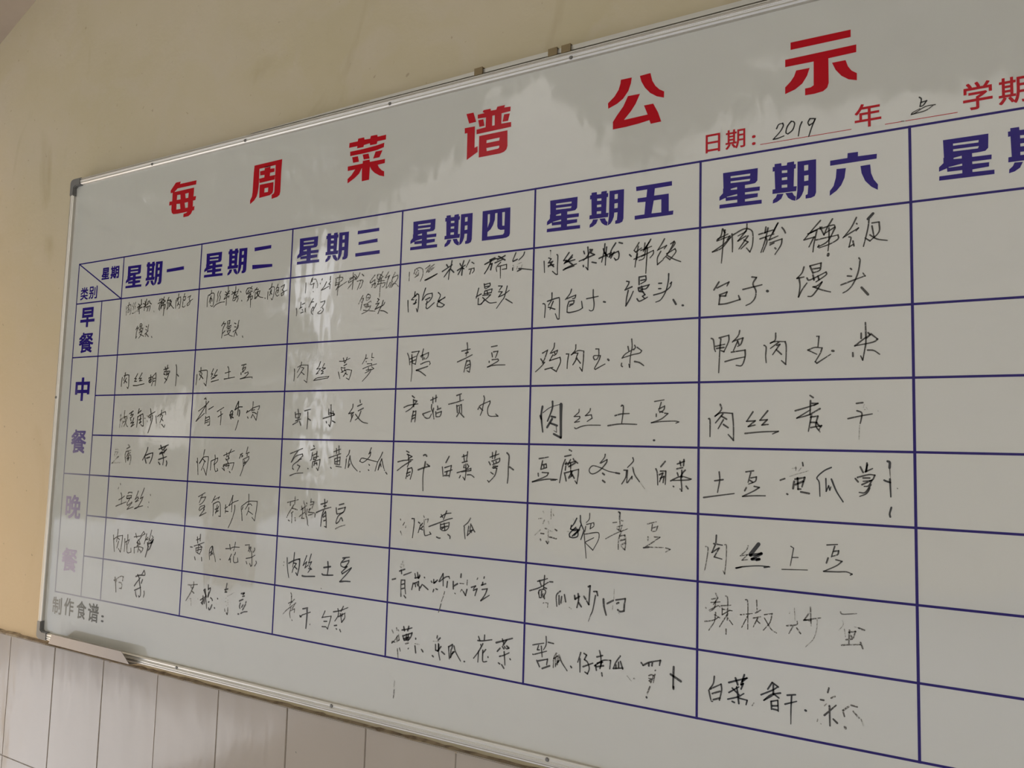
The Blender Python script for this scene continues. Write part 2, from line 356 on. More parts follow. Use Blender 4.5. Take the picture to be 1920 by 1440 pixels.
# traced outlines and strokes, in tenths of a millimetre from the table's top left weekday corner
INK = {
"c1r1": """1020 225,1244 241,1462;1020 329,1154 326,1208 282,1280;1020 276,1226 386,1201 410,1257 409,1408 379,1449;1020 342,1274 306,1336 294,1390;1020 311,1304 367,1340 353,1372 312,1391;1020 505,1177 477,1240 525,1287 496,1338;1020 580,1161 545,1234 585,1280 563,1322;1020 472,1428 548,1417 638,1375;2023 797,1113 799,1209 744,1334 748,1452;2023 697,1213 752,1249;2023 663,1296 834,1223;2023 801,1231 708,1310 691,1395;2023 694,1341 842,1298;2023 1000,1117 984,1201 943,1294 928,1389;2023 884,1216 972,1254;2023 893,1302 1070,1229;2023 946,1167 977,1297 1014,1331;2022 1065,1176 1039,1248;2022 1097,1167 1137,1223 1189,1248;2022 1012,1310 1143,1287 1142,1351 1115,1413;2022 1078,1304 1039,1407;0019 1290,1424 1308,1442;2022 1501,1155 1480,1196;2022 1437,1256 1565,1223;2022 1543,1169 1550,1316 1504,1428;2022 1505,1282 1476,1395;2022 1651,1114 1625,1175 1565,1223;2022 1557,1149 1693,1212;2022 1536,1263 1702,1223;2022 1646,1229 1574,1318 1565,1391;2022 1574,1318 1702,1296 1701,1369 1664,1408;2022 1640,1250 1664,1408 1655,1553;2022 1823,1138 1789,1198 1764,1269;2022 1773,1207 1886,1205;2022 1811,1262 1778,1416 1823,1377;2022 1886,1205 1861,1276 1837,1358;2022 1873,1235 1921,1239 1897,1320 1853,1359;2022 1861,1276 1983,1389;2022 2004,1400 2014,1406;2018 2086,1220 2081,1416;2018 2167,1082 2166,1154 2118,1222;2018 2107,1191 2237,1159 2252,1233 2236,1386 2200,1424;2018 2170,1195 2129,1254;2018 2185,1269 2139,1358;2018 2165,1309 2216,1343;2018 2380,1098 2356,1168 2329,1218;2018 2340,1167 2417,1163 2408,1234 2364,1261;2018 2334,1269 2322,1392 2378,1406 2422,1378;2018 2331,1238 2394,1243;2018 2497,1190 2594,1156 2548,1234 2584,1288 2559,1358 2500,1384 2482,1352 2553,1296 2671,1244;2019 721,1750 691,1791 662,1832;2019 676,1811 759,1784 699,1866 684,1961 675,2035 713,1994;2019 851,1693 810,1712 809,1776;2019 851,1699 888,1727 869,1790 818,1787;2019 823,1755 873,1748;2019 797,1829 930,1804 903,1866 819,1872 797,1829;2019 850,1842 863,1885;2019 789,1913 905,1888 863,1970 786,2041;2019 827,1947 985,2008;2019 1043,1768 1079,1791;2019 1035,1842 1070,1865;2019 1132,1742 1118,1846 1063,1949 1045,2017;2019 1013,1957 1139,1879;2019 1080,1960 1154,2022;2019 1270,2023 1289,2050""",
"c2r1": """2019 3194,1198 3170,1309 3175,1456;2019 3293,1093 3290,1149 3237,1212;2019 3202,1199 3332,1158 3393,1191 3386,1303 3373,1436 3325,1455 3290,1430;2019 3296,1217 3260,1282 3233,1359;2019 3259,1270 3318,1286 3332,1343;2019 3290,1250 3269,1384;2019 3528,1134 3502,1211 3523,1268 3491,1377;2019 3610,1141 3568,1216 3597,1274 3564,1361;2019 3393,1477 3471,1426 3599,1391 3745,1385;2019 3838,1060 3839,1160 3803,1312 3800,1467;2019 3758,1164 3810,1202;2019 3886,1152 3841,1193;2019 3748,1230 3891,1208;2019 3827,1214 3723,1317;2019 3724,1328 3879,1262 3867,1306;2018 4079,1069 4078,1157 4025,1285 4002,1382;2018 3969,1181 4035,1208 4064,1178;2018 3957,1235 4144,1184;2018 4082,1201 4026,1296;2018 4054,1243 4137,1293;2018 4172,1143 4147,1217 4102,1258;2018 4231,1191 4256,1210;2018 4029,1329 4184,1286;2018 4122,1303 4080,1366 4034,1384;2018 4154,1306 4173,1351 4139,1414;2018 4287,1392 4296,1409;2018 4591,1112 4548,1162;2018 4454,1144 4413,1217 4432,1262 4504,1191;2018 4454,1144 4547,1141 4611,1178;2018 4433,1273 4629,1212;2018 4503,1181 4501,1343 4461,1427;2018 4470,1341 4558,1283;2018 4567,1197 4529,1313 4491,1407;2018 4517,1344 4622,1320 4612,1384 4567,1402;2018 4565,1272 4567,1402 4573,1565;2018 4748,1157 4690,1207 4648,1257;2018 4689,1196 4796,1194;2018 4709,1251 4689,1390 4747,1340;2018 4783,1225 4742,1286;2018 4740,1254 4844,1230 4805,1313 4720,1392;2018 4758,1287 4839,1358 4947,1383;2018 4770,1256 4777,1343;2018 5001,1397 5016,1404;2018 5088,1271 5082,1388 5086,1431;2018 5195,1099 5185,1162 5144,1222;2017 5114,1220 5215,1175 5276,1201 5269,1307 5234,1431 5214,1451 5189,1417;2017 5189,1226 5149,1286;2017 5192,1258 5139,1350;2017 5164,1288 5205,1333;2017 5375,1135 5350,1197 5323,1237;2017 5336,1206 5401,1201 5384,1263;2017 5340,1270 5316,1332 5364,1388 5420,1361;2017 5340,1259 5399,1264 5373,1315;2017 5467,1196 5566,1157 5542,1223 5501,1262 5547,1297 5552,1361 5495,1388 5478,1344 5548,1308 5647,1279;2019 3767,1829 3723,1881 3693,1913;2019 3738,1871 3818,1865 3775,1928 3734,2014 3726,2113 3716,2184;2019 3740,2081 3816,2030;2018 3957,1807 3879,1825 3878,1912;2018 3949,1807 3948,1884 3887,1924;2018 3899,1870 3946,1862;2018 3858,1955 3999,1919 3972,1984 3877,1989;2018 3906,1958 3926,2003;2018 3952,1939 3956,1983;2018 3897,2045 3991,2017 3934,2102 3793,2133;2018 3880,2033 3952,2125 4067,2163;2018 4106,1877 4155,1896;2018 4113,1959 4161,1967;2018 4244,1825 4207,1953 4153,2059 4107,2176;2018 4074,2066 4211,1997 4237,1933;2018 4154,2070 4208,2149;2018 4374,2174 4392,2202""",
"c1r2": """2025 261,2965 245,3055 241,3178;2025 370,2855 355,2951 312,3035;2024 326,2929 436,2905 514,2912 520,3040 525,3167 506,3231 468,3198;2024 419,2984 337,3100;2024 364,3036 448,3091;2024 844,2889 792,2962 738,3003 806,3004 744,3066 829,3068;2024 1011,2878 952,2955 907,3007 998,2998 929,3060 1029,3052;2024 704,3166 840,3168 940,3154 1113,3132;2024 1273,3005 1353,2986 1418,2977;2024 1340,2934 1340,3017 1332,3100;2024 1294,3047 1282,3088 1334,3110 1394,3060;2024 1295,3058 1374,3028;2023 1420,2998 1429,3081 1390,3184;2023 1432,2957 1523,2887 1537,3022 1521,3187;2023 1455,3020 1511,3011;2023 1453,3082 1509,3073;2023 1806,2818 1932,2796 1979,2787;2023 1849,2763 1888,2836;2023 1933,2724 1918,2816;2023 1828,2875 1817,2926 1866,2938;2023 1827,2865 2018,2860 2006,2900 1913,2929;2023 1892,2877 1904,2918;2023 1955,2868 1951,2909;2023 1899,2949 1992,2920 1939,3031 1854,3132;2023 1859,3019 1927,3062;2023 2232,2724 2253,2775 2264,2887 2263,3039 2255,3201;2023 2277,2938 2343,2985""",
"c2r2": """2022 2975,2967 2970,3076 2958,3194;2022 3095,2812 3095,2891 3057,2969;2022 3036,2899 3139,2882 3271,2876 3310,2897 3314,3025 3295,3221 3223,3160;2022 3112,2921 3137,2951 3107,3020 3061,3088;2022 3073,2979 3136,3020 3184,3061;2021 3511,2854 3479,2912 3448,2969 3498,2961 3447,3038;2021 3636,2877 3584,2944 3545,3001 3646,2994 3535,3050;2021 3577,3031 3521,3059;2021 3463,3136 3698,3098;2021 3465,3077 3520,3040;2021 3900,2957 4067,2928;2021 3974,2820 4008,2888 4016,3071;2021 3876,3087 3953,3079 4204,3052;2021 4405,2805 4541,2785;2021 4475,2816 4433,2891;2021 4452,2873 4532,2847 4522,2884 4458,2949 4431,2948;2021 4454,2892 4451,2949;2021 4398,2966 4401,3004;2020 4515,2979 4609,2953 4625,2982 4535,3055 4381,3094 4618,3067 4747,3065 4748,3089""",
"c1r3": """0026 330,3812 285,3875;0026 319,3875 272,3917;0026 328,3949 286,4044 281,4150;0026 386,4002 368,4150;0026 279,3981 412,3928;1027 445,3759 440,3875 485,3970 534,4096 598,4137;1027 428,3917 546,3896;1027 549,3928 508,4022 451,4128;1027 374,4055 456,4012;2026 633,3833 770,3770;2026 723,3802 689,3875;2026 713,3865 778,3844 734,3907 669,3928;2026 688,3948 711,4001;2025 805,3938 779,4001 708,4053 816,4032 726,4137 838,4084;2025 992,3719 961,3823;2025 961,3823 1063,3761;2025 955,3917 950,4031 937,4146;2025 953,3906 1114,3844 1149,3865 1184,4113 1143,4118 1089,4082;2025 1067,3875 1053,4051;2025 1003,3979 1091,3948;2025 1028,4052 1099,4020;1023 1223,3937 1233,3943;1023 1307,3880 1320,3891;1023 1320,3999 1330,4014;2025 1414,3721 1443,3844 1443,3998;2025 1351,3906 1381,3875 1443,3844 1583,3788;2025 1494,3865 1502,3947 1452,4091 1374,4276;2025 1386,3927 1417,3906;2020 1626,3885 1643,3977 1659,4054;2020 1813,3753 1813,3835 1772,3906;2020 1683,3896 1828,3824 1952,3789 1969,3804 1974,3855;2020 1815,3855 1848,3865;2020 1873,3875 1786,4038;2020 1824,3946 1893,3997;2020 1854,4078 1940,4143 1966,4088""",
"c1r4": """0026 185,4685 280,4678;0026 178,4775 182,4733 279,4741 234,4805;0026 164,4807 186,4848;0026 258,4868 325,4845 83,5009;0026 83,5009 444,4983;1026 662,4560 707,4585;1025 621,4655 735,4611;1026 603,4723 571,4818 614,4973;1025 603,4723 778,4688;1025 704,4710 661,4784 775,4740;1025 601,4858 679,4794 782,4802 799,4884 772,5020;1025 682,4815 677,4929;1025 715,4814 711,4928;1025 639,4889 738,4865;3029 1409,4613 1371,4716 1243,4903;3029 1316,4819 1340,4890 1381,4970;3029 1330,4798 1473,4754 1600,4731 1592,4812 1553,4904 1504,4977;3029 1386,4858 1497,4830;3029 1870,4558 1928,4653;3029 1815,4640 2000,4581 2137,4538;3029 2061,4569 1960,4662;3029 2084,4639 1981,4712 1843,4755;3029 1857,4735 1933,4703 1955,4762;3029 2023,4661 1998,4721;3029 1972,4782 1998,4882 1986,4992;3029 1823,4877 2101,4804;3029 1829,4937 1882,4985;3028 2102,4899 2123,4948 2105,5008""",
"c2r3": """2022 3270,3514 3312,3490 3330,3529;2022 3333,3564 3340,3642 3341,3739 3350,3837;2022 3421,3569 3326,3651 3101,3777;2021 3436,3740 3583,3677;2022 3340,3642 3208,3807 3033,4003;2022 3033,4003 3298,3827;2021 3348,3895 3334,4060;2021 3352,3934 3465,3895 3486,3972 3488,4079 3424,4094;2021 3357,3992 3456,3963;2021 3360,4031 3446,4011;2021 3715,3789 3921,3699;2021 3754,3904 3897,3837;2021 3829,3789 3845,3885 3840,4077;3025 4180,3771 4141,3809 4134,3885 4211,3809 4194,3771;3025 4117,3857 4166,3942;3025 4214,3847 4177,3904 4234,3923;3025 4372,3578 4311,3677 4282,3743;3025 4372,3578 4376,3715 4361,3866;3025 4276,3753 4395,3696 4498,3692;3025 4414,3763 4425,3810 4411,3885;2019 4398,3979 4359,4093 4319,4187;2019 4821,3587 4820,3661 4808,3764;2019 4637,3810 4728,3773 4832,3717 5015,3672 5006,3728 4975,3760;2019 4782,3773 4875,3755;2019 4661,3773 4637,3820;2019 4671,3904 4694,3932;2019 4812,3811 4866,3811 4935,3839;2019 4828,3848 4787,3922;2019 4971,3792 4957,3876 4938,3973 4843,3866""",
"c2r4": """2020 3159,4810 3178,4936 3207,5167;2020 3136,4879 3153,4907;2020 3384,4621 3362,4699 3342,4796 3236,4924;2020 3235,4915 3355,4786 3513,4767 3519,4829 3502,4964 3477,5166 3376,5016;2020 3344,4825 3429,4880;2020 3392,4871 3370,4949 3308,5067;2020 3726,4728 3740,4814 3708,4938;2020 3609,4865 3608,4942 3604,5056;2020 3622,4855 3816,4788 3808,4859 3715,4938;2020 3718,4891 3736,5014 3771,5079 3840,5058 3821,5011;2019 4002,4731 4172,4670 4334,4619;2019 4088,4672 4108,4738 4095,4757;2019 4235,4593 4173,4689 4149,4812;2019 4071,4795 4102,4832 4113,4803;2019 4136,4737 4181,4783 4142,4812 4133,4869;2019 3976,4996 4050,5050 4012,4929 4135,4897 4334,4872 4319,4938 4285,5028;2019 4000,4958 4137,4916;2019 4147,4868 4179,4924 4158,5000;2019 4084,4955 4194,4933;2019 4205,5064 4235,5086;2019 4533,4708 4497,4774;2019 4518,4699 4584,4670;2019 4560,4707 4595,4725 4563,4745;2019 4735,4536 4693,4676;2019 4693,4676 4784,4646;2019 4734,4685 4723,4722;2019 4608,4799 4778,4730 4769,4795 4633,4937 4610,4818;2019 4650,4816 4669,4890;2019 4641,4872 4732,4833;2019 4632,4928 4611,5003 4548,5144""",
"c1r5": """1022 465,5477 477,5503;1022 408,5573 397,5600;1021 1609,5674 1620,5699;1021 1571,5847 1576,5862;1021 1550,5959 1559,5968;2022 515,5693 549,5764 554,5960;2022 448,5857 555,5815 659,5758;2022 354,6012 503,5962 733,5893;2022 787,5695 810,5668 926,5657 929,5683;2022 741,5805 752,5753 918,5735 890,5787 741,5805;2022 759,5815 923,5785;2022 859,5809 816,5873;2022 784,5895 773,5947 809,5966 950,5876;2022 952,5896 786,6059 1012,5990;2022 1163,5620 1116,5725 1060,5819 1153,5753 1189,5782 1082,5869 1194,5832;2022 1377,5544 1296,5705 1255,5789 1349,5743 1307,5816;2022 1323,5805 1178,5986 1066,6028 1178,5986 1362,5945""",
"c2r5": """2020 3272,5640 3482,5543;2020 3399,5590 3306,5767;2020 3347,5660 3504,5632 3467,5701 3401,5771 3317,5814;2020 3312,5919 3350,5851 3477,5815 3494,5842 3329,5938;2020 3480,5843 3458,5920;2020 3485,5900 3339,6051 3549,5967;2019 3809,5598 3753,5686 3715,5745;2019 3753,5695 3944,5610 3906,5659;2019 3760,5770 3772,5902 3768,6024;2019 3760,5770 3897,5716 3969,5740 3993,5851 4008,6018 3951,6013;2019 3889,5782 3849,5972;2019 3933,5808 3886,5914;2019 3826,5880 3922,5846;2019 3846,5944 3941,5901;2019 4153,5767 4154,5935;2019 4132,5843 4212,5801;2019 4151,5898 4241,5901;2019 4364,5560 4311,5675 4251,5780;2019 4357,5561 4346,5756 4344,5904;2019 4251,5780 4396,5698 4535,5653;2019 4435,5760 4437,5862 4382,6031;2019 4382,6031 4336,6127 4269,6238;2019 4840,5509 4849,5627 4842,5710 4758,5824;2019 4683,6058 4659,5922 4634,5786 4697,5736;2019 4687,5774 4665,5830;2018 4697,5736 4851,5655 5101,5641 5097,5750 5054,6042 4970,5975;2018 4817,5730 4909,5706 4951,5740;2018 4861,5782 4853,5846 4807,5940;2018 4854,5855 4991,5915""",
"c1r6": """2021 336,6686 364,6849 414,7061;2021 500,6540 496,6654 473,6830;2020 364,6777 502,6704 684,6665 681,6783 662,6917 643,7051 558,6977;2021 505,6735 577,6770;2021 548,6814 498,6971;2020 883,6635 887,6746 841,6862;2020 777,6735 790,6856 784,7029;2020 802,6814 945,6742 906,6846;2020 873,6849 882,7000 929,7047 1042,7017 1024,6928;2020 1119,6668 1345,6630 1376,6608 1456,6522 1509,6568 1409,6615;2020 1168,6583 1220,6680;2020 1394,6627 1322,6712;2020 1232,6790 1289,6715 1365,6809 1239,6860;2020 1249,6798 1331,6802;2020 1261,6757 1272,6857;2020 1159,7027 1146,6907 1322,6873 1471,6890 1445,6953 1386,7007;2020 1308,6894 1287,6996;2020 1329,6932 1399,6976;2020 1573,6563 1544,6665 1501,6798;2020 1533,6716 1622,6639;2020 1740,6471 1687,6654 1650,6756;2020 1657,6666 1725,6711 1812,6625 1760,6589;2020 1563,6694 1627,6689;3033 1817,6674 1763,6767 1711,6880 1652,6925;3033 1618,6759 1642,6836;3033 1637,6787 1792,6735;3033 1658,6835 1572,7081;3033 1803,6695 1746,6759""",
"c1r7": """2027 506,7645 536,7754 556,7853 578,7972;2027 480,7709 491,7718;1023 574,7719 570,7679 705,7604 805,7594 824,7613;1023 806,7604 800,7696;1023 662,7740 756,7751 786,7798 769,7871 694,7874;3027 1281,7546 1423,7502 1583,7491 1603,7454 1564,7384 1479,7497;3027 1341,7500 1397,7564 1423,7661 1448,7738 1470,7795 1489,7891 1480,7962 1442,7986 1423,7958;3027 1246,7759 1327,7671 1445,7559;3027 1529,7591 1489,7674;3027 1265,7857 1483,7768;3027 1301,7883 1315,7940 1353,7991;2022 1604,7839 1618,7897 1594,7973""",
"c2r6": """2020 3410,6436 3408,6493 3409,6578;2020 3315,6500 3334,6631;2020 3284,6569 3411,6526;2020 3224,6702 3380,6656 3541,6600;2020 3101,6731 3168,6730;2020 3365,6657 3485,6704;2020 3286,6739 3308,6823 3427,6860;2020 3300,6738 3471,6705 3463,6772 3413,6861;2020 3368,6685 3353,6838;2020 3319,6784 3447,6754;2020 3259,6931 3287,6990;2019 3484,6921 3497,6994;2019 3803,6659 3744,6711 3724,6806 3743,6944;2019 3810,6658 3803,6743 3783,6838;2019 3803,6743 3825,6666 3849,6776 3899,6865 3936,6973;2019 3738,6804 3791,6763 3771,6858 3822,6797 3840,6833;2019 4073,6905 4085,6913;2019 4231,6674 4367,6659 4473,6622 4648,6612;2019 4346,6578 4376,6685;2019 4518,6518 4500,6620 4472,6695;2019 4417,6773 4346,6899;2019 4346,6899 4391,6867 4397,6944;2019 4536,6727 4525,6764 4500,6784;2019 4488,6813 4489,6904 4526,6937 4625,6914 4605,6830;2018 4817,6553 4948,6533;2018 4936,6557 4927,6603 4954,6609;2018 4965,6581 4919,6667;2018 4991,6579 4966,6680;2018 5097,6589 5106,6624 5064,6677;2018 5017,6658 5036,6818 5047,6952;2018 4865,6820 5020,6784 5121,6730;2018 4869,6878 4893,6926;2018 4978,6913 5015,6968 5045,6934;2018 5156,6848 5172,6886 5125,6949""",
"c2r7": """1024 3104,7542 3184,7534 3407,7501;1024 3279,7458 3281,7552 3242,7603;1024 3193,7552 3211,7587;1024 3276,7580 3224,7652;1024 3240,7659 3308,7694;1024 3219,7671 3134,7784 3055,7887;0018 3182,7830 3225,7816;0018 3220,7840 3242,7964;0018 3448,7800 3456,7806;2026 3650,7577 3624,7599 3673,7668 3706,7719;2026 3665,7576 3678,7648 3708,7738;2026 3755,7473 3764,7574;2026 3762,7556 3824,7531 3821,7586 3763,7722;2026 3529,7814 3611,7767;2026 3606,7721 3614,7804 3562,7866 3608,7898;2026 3628,7803 3606,7879;2026 3651,7744 3665,7817 3656,7873;2026 3678,7723 3717,7839 3742,7965;2026 3782,7618 3763,7722;2026 3848,7731 3893,7754 3909,7779;2026 3787,7830 3807,7819;2026 3903,7872 3855,7965 3821,7978 3804,7948;2026 3984,7922 3995,7930;2025 4332,7384 4313,7487 4306,7560;2025 4275,7518 4368,7490;2025 4285,7563 4340,7557;2026 4064,7720 4075,7728;0017 4367,7636 4459,7598 4563,7541;0017 4317,7687 4337,7680;0017 4381,7716 4388,7719;0017 4309,7760 4322,7754;0017 4385,7765 4392,7769;0017 4395,7805 4402,7804;0017 4342,7829 4354,7832;1024 4302,7916 4314,7950;1024 4394,7877 4400,7949 4385,8005 4362,7981;2026 4777,7540 4868,7521 4831,7552;2026 4821,7593 4873,7578;2026 4736,7693 4839,7649;2026 4766,7734 4745,7799 4761,7838;2026 4848,7760 4812,7809;2026 4934,7687 4923,7711;2026 4919,7743 4843,7859;2026 4711,7960 4738,7957;2026 4796,7936 4872,7900 4983,7878""",
"c3r1": """2015 6175,1174 6176,1279 6171,1384;2015 6361,1084 6341,1165;2015 6337,1101 6296,1216 6333,1224 6405,1198 6385,1269 6381,1305;1013 6388,1123 6436,1119 6476,1168 6506,1243 6491,1305;1013 6570,1212 6575,1231;1013 6386,1369 6395,1376;2016 6625,1126 6615,1153;2016 6744,1200 6690,1286 6610,1360 6693,1340 6810,1296;2016 6846,1101 6838,1172;2016 6852,1200 6807,1250 6844,1263 6837,1352;1018 7093,1096 7077,1220 7071,1300 7053,1396 7048,1503;1018 6980,1158 7084,1140 7167,1148 7169,1192 7090,1239 6984,1239;1018 6988,1293 7092,1266;1018 7081,1283 7006,1392;1018 7016,1375 7107,1321 7277,1246;1019 7004,1178 6988,1302;2016 5941,1684 5959,1768 5952,1841;2015 6065,1564 6062,1619 6053,1673 6103,1668;2015 6099,1612 6172,1590;2015 6030,1695 6090,1667;2015 6074,1789 6135,1770;2015 6106,1714 6120,1737;2015 6192,1701 6195,1774;2015 6401,1516 6356,1576 6290,1681;2015 6345,1585 6418,1581;2015 6494,1623 6461,1684 6405,1761;2015 6412,1680 6367,1741 6371,1804 6411,1843;2015 6401,1698 6438,1709 6406,1770;2015 6614,1604 6721,1585 6712,1630 6656,1697 6621,1722;2015 6670,1725 6691,1772 6628,1830 6556,1835 6543,1816 6624,1767;1018 7440,1084 7446,1182 7442,1313 7431,1414;1018 7355,1191 7468,1157;1018 7336,1269 7550,1200;1018 7457,1165 7323,1241 7337,1278;1018 7440,1269 7320,1387;1018 7477,1123 7500,1134 7537,1172 7483,1220;1018 7480,1167 7504,1196;1018 7612,1100 7582,1159 7518,1232;1018 7671,1132 7718,1171;1018 7553,1261 7666,1245 7701,1266 7662,1376 7619,1412;1018 7644,1261 7604,1345 7563,1429;1018 7997,1179 7944,1226 7882,1299 7894,1326 8002,1266;1018 8002,1266 7984,1342 7921,1415;1018 7930,1364 8017,1336 7989,1429;1018 8192,1128 8131,1208 8091,1282;1018 8063,1176 8107,1172 8208,1233;1018 8064,1185 8056,1245 8112,1276 8197,1223;1018 8143,1227 8073,1359 8011,1431;1017 8059,1306 8245,1305;1017 8073,1367 8182,1351 8258,1349 8229,1415 8186,1428;1017 8155,1254 8149,1356 8133,1458 8131,1621;1017 8334,1141 8263,1238 8253,1254 8359,1221 8319,1268;1017 8339,1253 8301,1344 8285,1454 8337,1424 8377,1350;1017 8486,1172 8437,1262 8371,1452;1017 8426,1269 8553,1230 8556,1289 8475,1384 8404,1455;1017 8444,1399 8496,1378 8585,1453;1017 8430,1338 8424,1431;1018 7717,1555 7675,1613 7613,1713;1018 7665,1638 7731,1608 7722,1651 7690,1683;1018 7702,1684 7684,1770 7671,1839;1018 7850,1539 7807,1571 7807,1657;1018 7839,1538 7896,1560 7899,1612 7835,1659;1018 7832,1607 7876,1602;1018 7750,1740 7838,1720 7913,1674 7926,1701;1018 7762,1749 7795,1752;1018 7828,1746 7861,1739;1018 7774,1776 7874,1766;1018 7798,1804 7919,1769 7868,1852 7704,1915;1018 7744,1844 7846,1859 8035,1881;2019 8088,1644 8122,1664 8081,1712;2019 8050,1744 8126,1733 8033,1846 8162,1804 8237,1775 8267,1726;2019 8227,1689 8194,1789 8153,1846 8109,1937;2018 8166,1881 8254,1895 8348,1944""",
"c3r2": """2017 5975,2933 5982,3046 5971,3176;2017 6167,2797 6142,2881 6057,3003;2016 6066,2896 6172,2860 6349,2865 6351,3011 6334,3212 6254,3166;2016 6175,2905 6237,2918 6065,3116;2016 6165,2995 6254,3053;2016 6685,2804 6646,2897 6589,2951 6694,2943 6581,3051 6640,3030;2016 6792,2847 6738,2933 6827,2936 6712,2988 6772,3001 6716,3054 6782,3034;2016 6521,3177 6616,3129 6926,3104 6885,3147;2016 6529,3177 6737,3154 6884,3136;2016 7186,2816 7301,2815 7456,2766;2016 7283,2754 7318,2853;2016 7383,2747 7332,2854;2016 7307,2907 7377,2877;2016 7237,2938 7295,2950 7337,2941 7326,2995 7371,3018;2016 7238,2960 7286,3037;2016 7170,3023 7214,3155;2016 7243,3036 7383,2986 7512,3000 7489,3086 7452,3182 7378,3148;2016 7372,3040 7305,3114;2016 7344,3050 7403,3084;2015 7860,2711 7849,2775 7772,2890;2015 7850,2786 7898,2782;2015 7867,2840 7874,2851;2015 8010,2691 8001,2770 8056,2778;2015 7996,2813 8011,2824;2015 7897,2889 8007,2887 7996,2930;2015 7792,2982 7927,2938 8131,2897;2015 8011,2951 8067,2985 7852,3064;2015 7929,2959 7932,3013;2015 7876,3011 8013,2994;2015 7988,3035 7910,3118 7791,3222""",
"c3r3": """2022 6058,3812 6074,3911;2021 6069,3849 6204,3837 6177,3923 6075,3923;2021 6131,3751 6155,3861 6130,3984;2021 6079,3984 6212,3947;2021 6007,4059 6148,3997;2021 6190,3996 6229,4070;2021 6319,3782 6475,3752;2021 6404,3801 6412,3923 6401,4142;2021 6413,3935 6490,3971;2021 7017,3665 7027,3826 7037,3981 7012,4089 6977,4053;2021 6966,3754 6964,3838 6981,3862;2021 6995,3826 7092,3838;2020 7073,3790 7092,3838 7117,3850 7094,3874;2021 6824,3934 6983,3898 7117,3862;2021 6909,3994 6919,4018;2020 7069,3981 7142,4011;2020 7584,3657 7573,3733 7486,3839 7609,3816 7550,3862;2020 7549,3851 7568,3921;2020 7596,3862 7534,3997;2020 7757,3582 7767,3629;2020 7702,3699 7807,3659;2020 7722,3787 7849,3735;2020 7791,3793 7737,3909 7656,3962;2020 7657,3851 7754,3944 7849,4002 7971,4025""",
"c3r4": """2020 5980,4642 6121,4596 6311,4531;2020 6188,4583 6093,4682 6017,4813;2020 6017,4813 6128,4694 6310,4641 6329,4676 6217,4764 6300,4738;2020 6218,4776 6072,4866 6060,4939 6096,4956;2020 6190,4862 6259,4884 6191,4990;2020 5994,5082 6152,5033 6352,5014;2020 6606,4471 6623,4489;2020 6537,4563 6642,4525;2020 6582,4610 6565,4730 6535,4767;2020 6578,4670 6705,4619;2020 6703,4583 6695,4715;2020 6628,4693 6615,4741 6681,4739;2020 6646,4704 6742,4678;2020 6602,4789 6593,4898;2019 6602,4789 6794,4736 6785,4844 6751,4952 6708,4906;2020 6666,4764 6639,4860;2019 6701,4798 6720,4846;2019 6653,4824 6718,4810;2020 6479,4923 6489,4927;2019 7146,4579 7324,4522;2019 7213,4513 7219,4607;2019 7273,4464 7282,4617;2019 7026,4700 7174,4655 7329,4610;2019 7178,4714 7184,4808 7311,4827;2019 7178,4714 7317,4675 7311,4827;2019 7244,4641 7247,4817;2019 7197,4772 7306,4745;2019 7218,4854 7360,4867;2019 7077,4882 7102,4899;2019 7551,4541 7531,4611 7473,4671;2019 7475,4706 7472,4787 7455,4893;2019 7565,4657 7540,4762 7531,4867;2019 7531,4867 7573,4796;2019 7564,4645 7585,4737 7653,4840 7765,4928;2018 7826,4935 7835,4940;2018 8086,4483 8033,4599 8076,4563 8064,4632 7994,4703 7892,4763 7815,4742 7857,4684 7963,4692 8129,4722 8248,4741;2018 8043,4793 8059,4810;2018 8034,4896 8050,4907;2018 8363,4557 8317,4649 8249,4753 8199,4913;2018 8348,4682 8295,4796 8271,4888;2018 8271,4888 8323,4773 8341,4829;2018 8348,4682 8383,4794 8425,4899;2018 8455,4927 8486,4959""",
"c3r5": """1021 5972,5616 6072,5592 6263,5546;1021 6175,5496 6169,5641;1021 6047,5600 6052,5672;1021 6144,5655 6083,5743;1021 6098,5718 6243,5745;1021 6067,5756 6005,5844 5967,5913;1021 6137,5788 6088,5815 6106,5838 6110,6012;1021 6014,5964 6048,5974;1021 6195,5904 6208,5963;1021 6414,5568 6426,5615;1021 6491,5600 6500,5611;1021 6363,5666 6384,5737;1021 6351,5739 6494,5647;1021 6310,5873 6454,5781;1021 6399,5712 6392,5844 6379,5904 6445,5900;1021 6443,5626 6471,5791 6529,5918 6543,6012 6570,6034;1021 6515,5717 6505,5813;1021 6609,5516 6605,5581;1021 6604,5569 6686,5565 6659,5650 6637,5698;1021 6592,5630 6656,5614;1021 6565,5726 6597,5701 6552,5774 6700,5777 6733,5787 6729,5858;1021 6556,5834 6669,5803;2023 6964,5503 6978,5596 6976,5678;2023 6874,5602 7024,5558 7038,5522;2023 6949,5639 7012,5623;2023 6764,5767 6921,5705 7047,5668 7140,5645;2023 6954,5715 6913,5823 6893,6024;2023 6929,5822 7003,5735 7029,5886 7038,6031 6989,6017;2023 6946,5844 7008,5817;2023 6967,5913 7021,5898;2022 7349,5587 7464,5557;2022 7275,5649 7287,5730 7305,5763;2022 7331,5669 7506,5624 7458,5719 7305,5763;2022 7458,5719 7353,5784 7310,5844 7284,5927 7300,5943 7360,5899 7402,5827;2022 7418,5826 7452,5881;1019 7276,6049 7366,6002 7519,5957""",
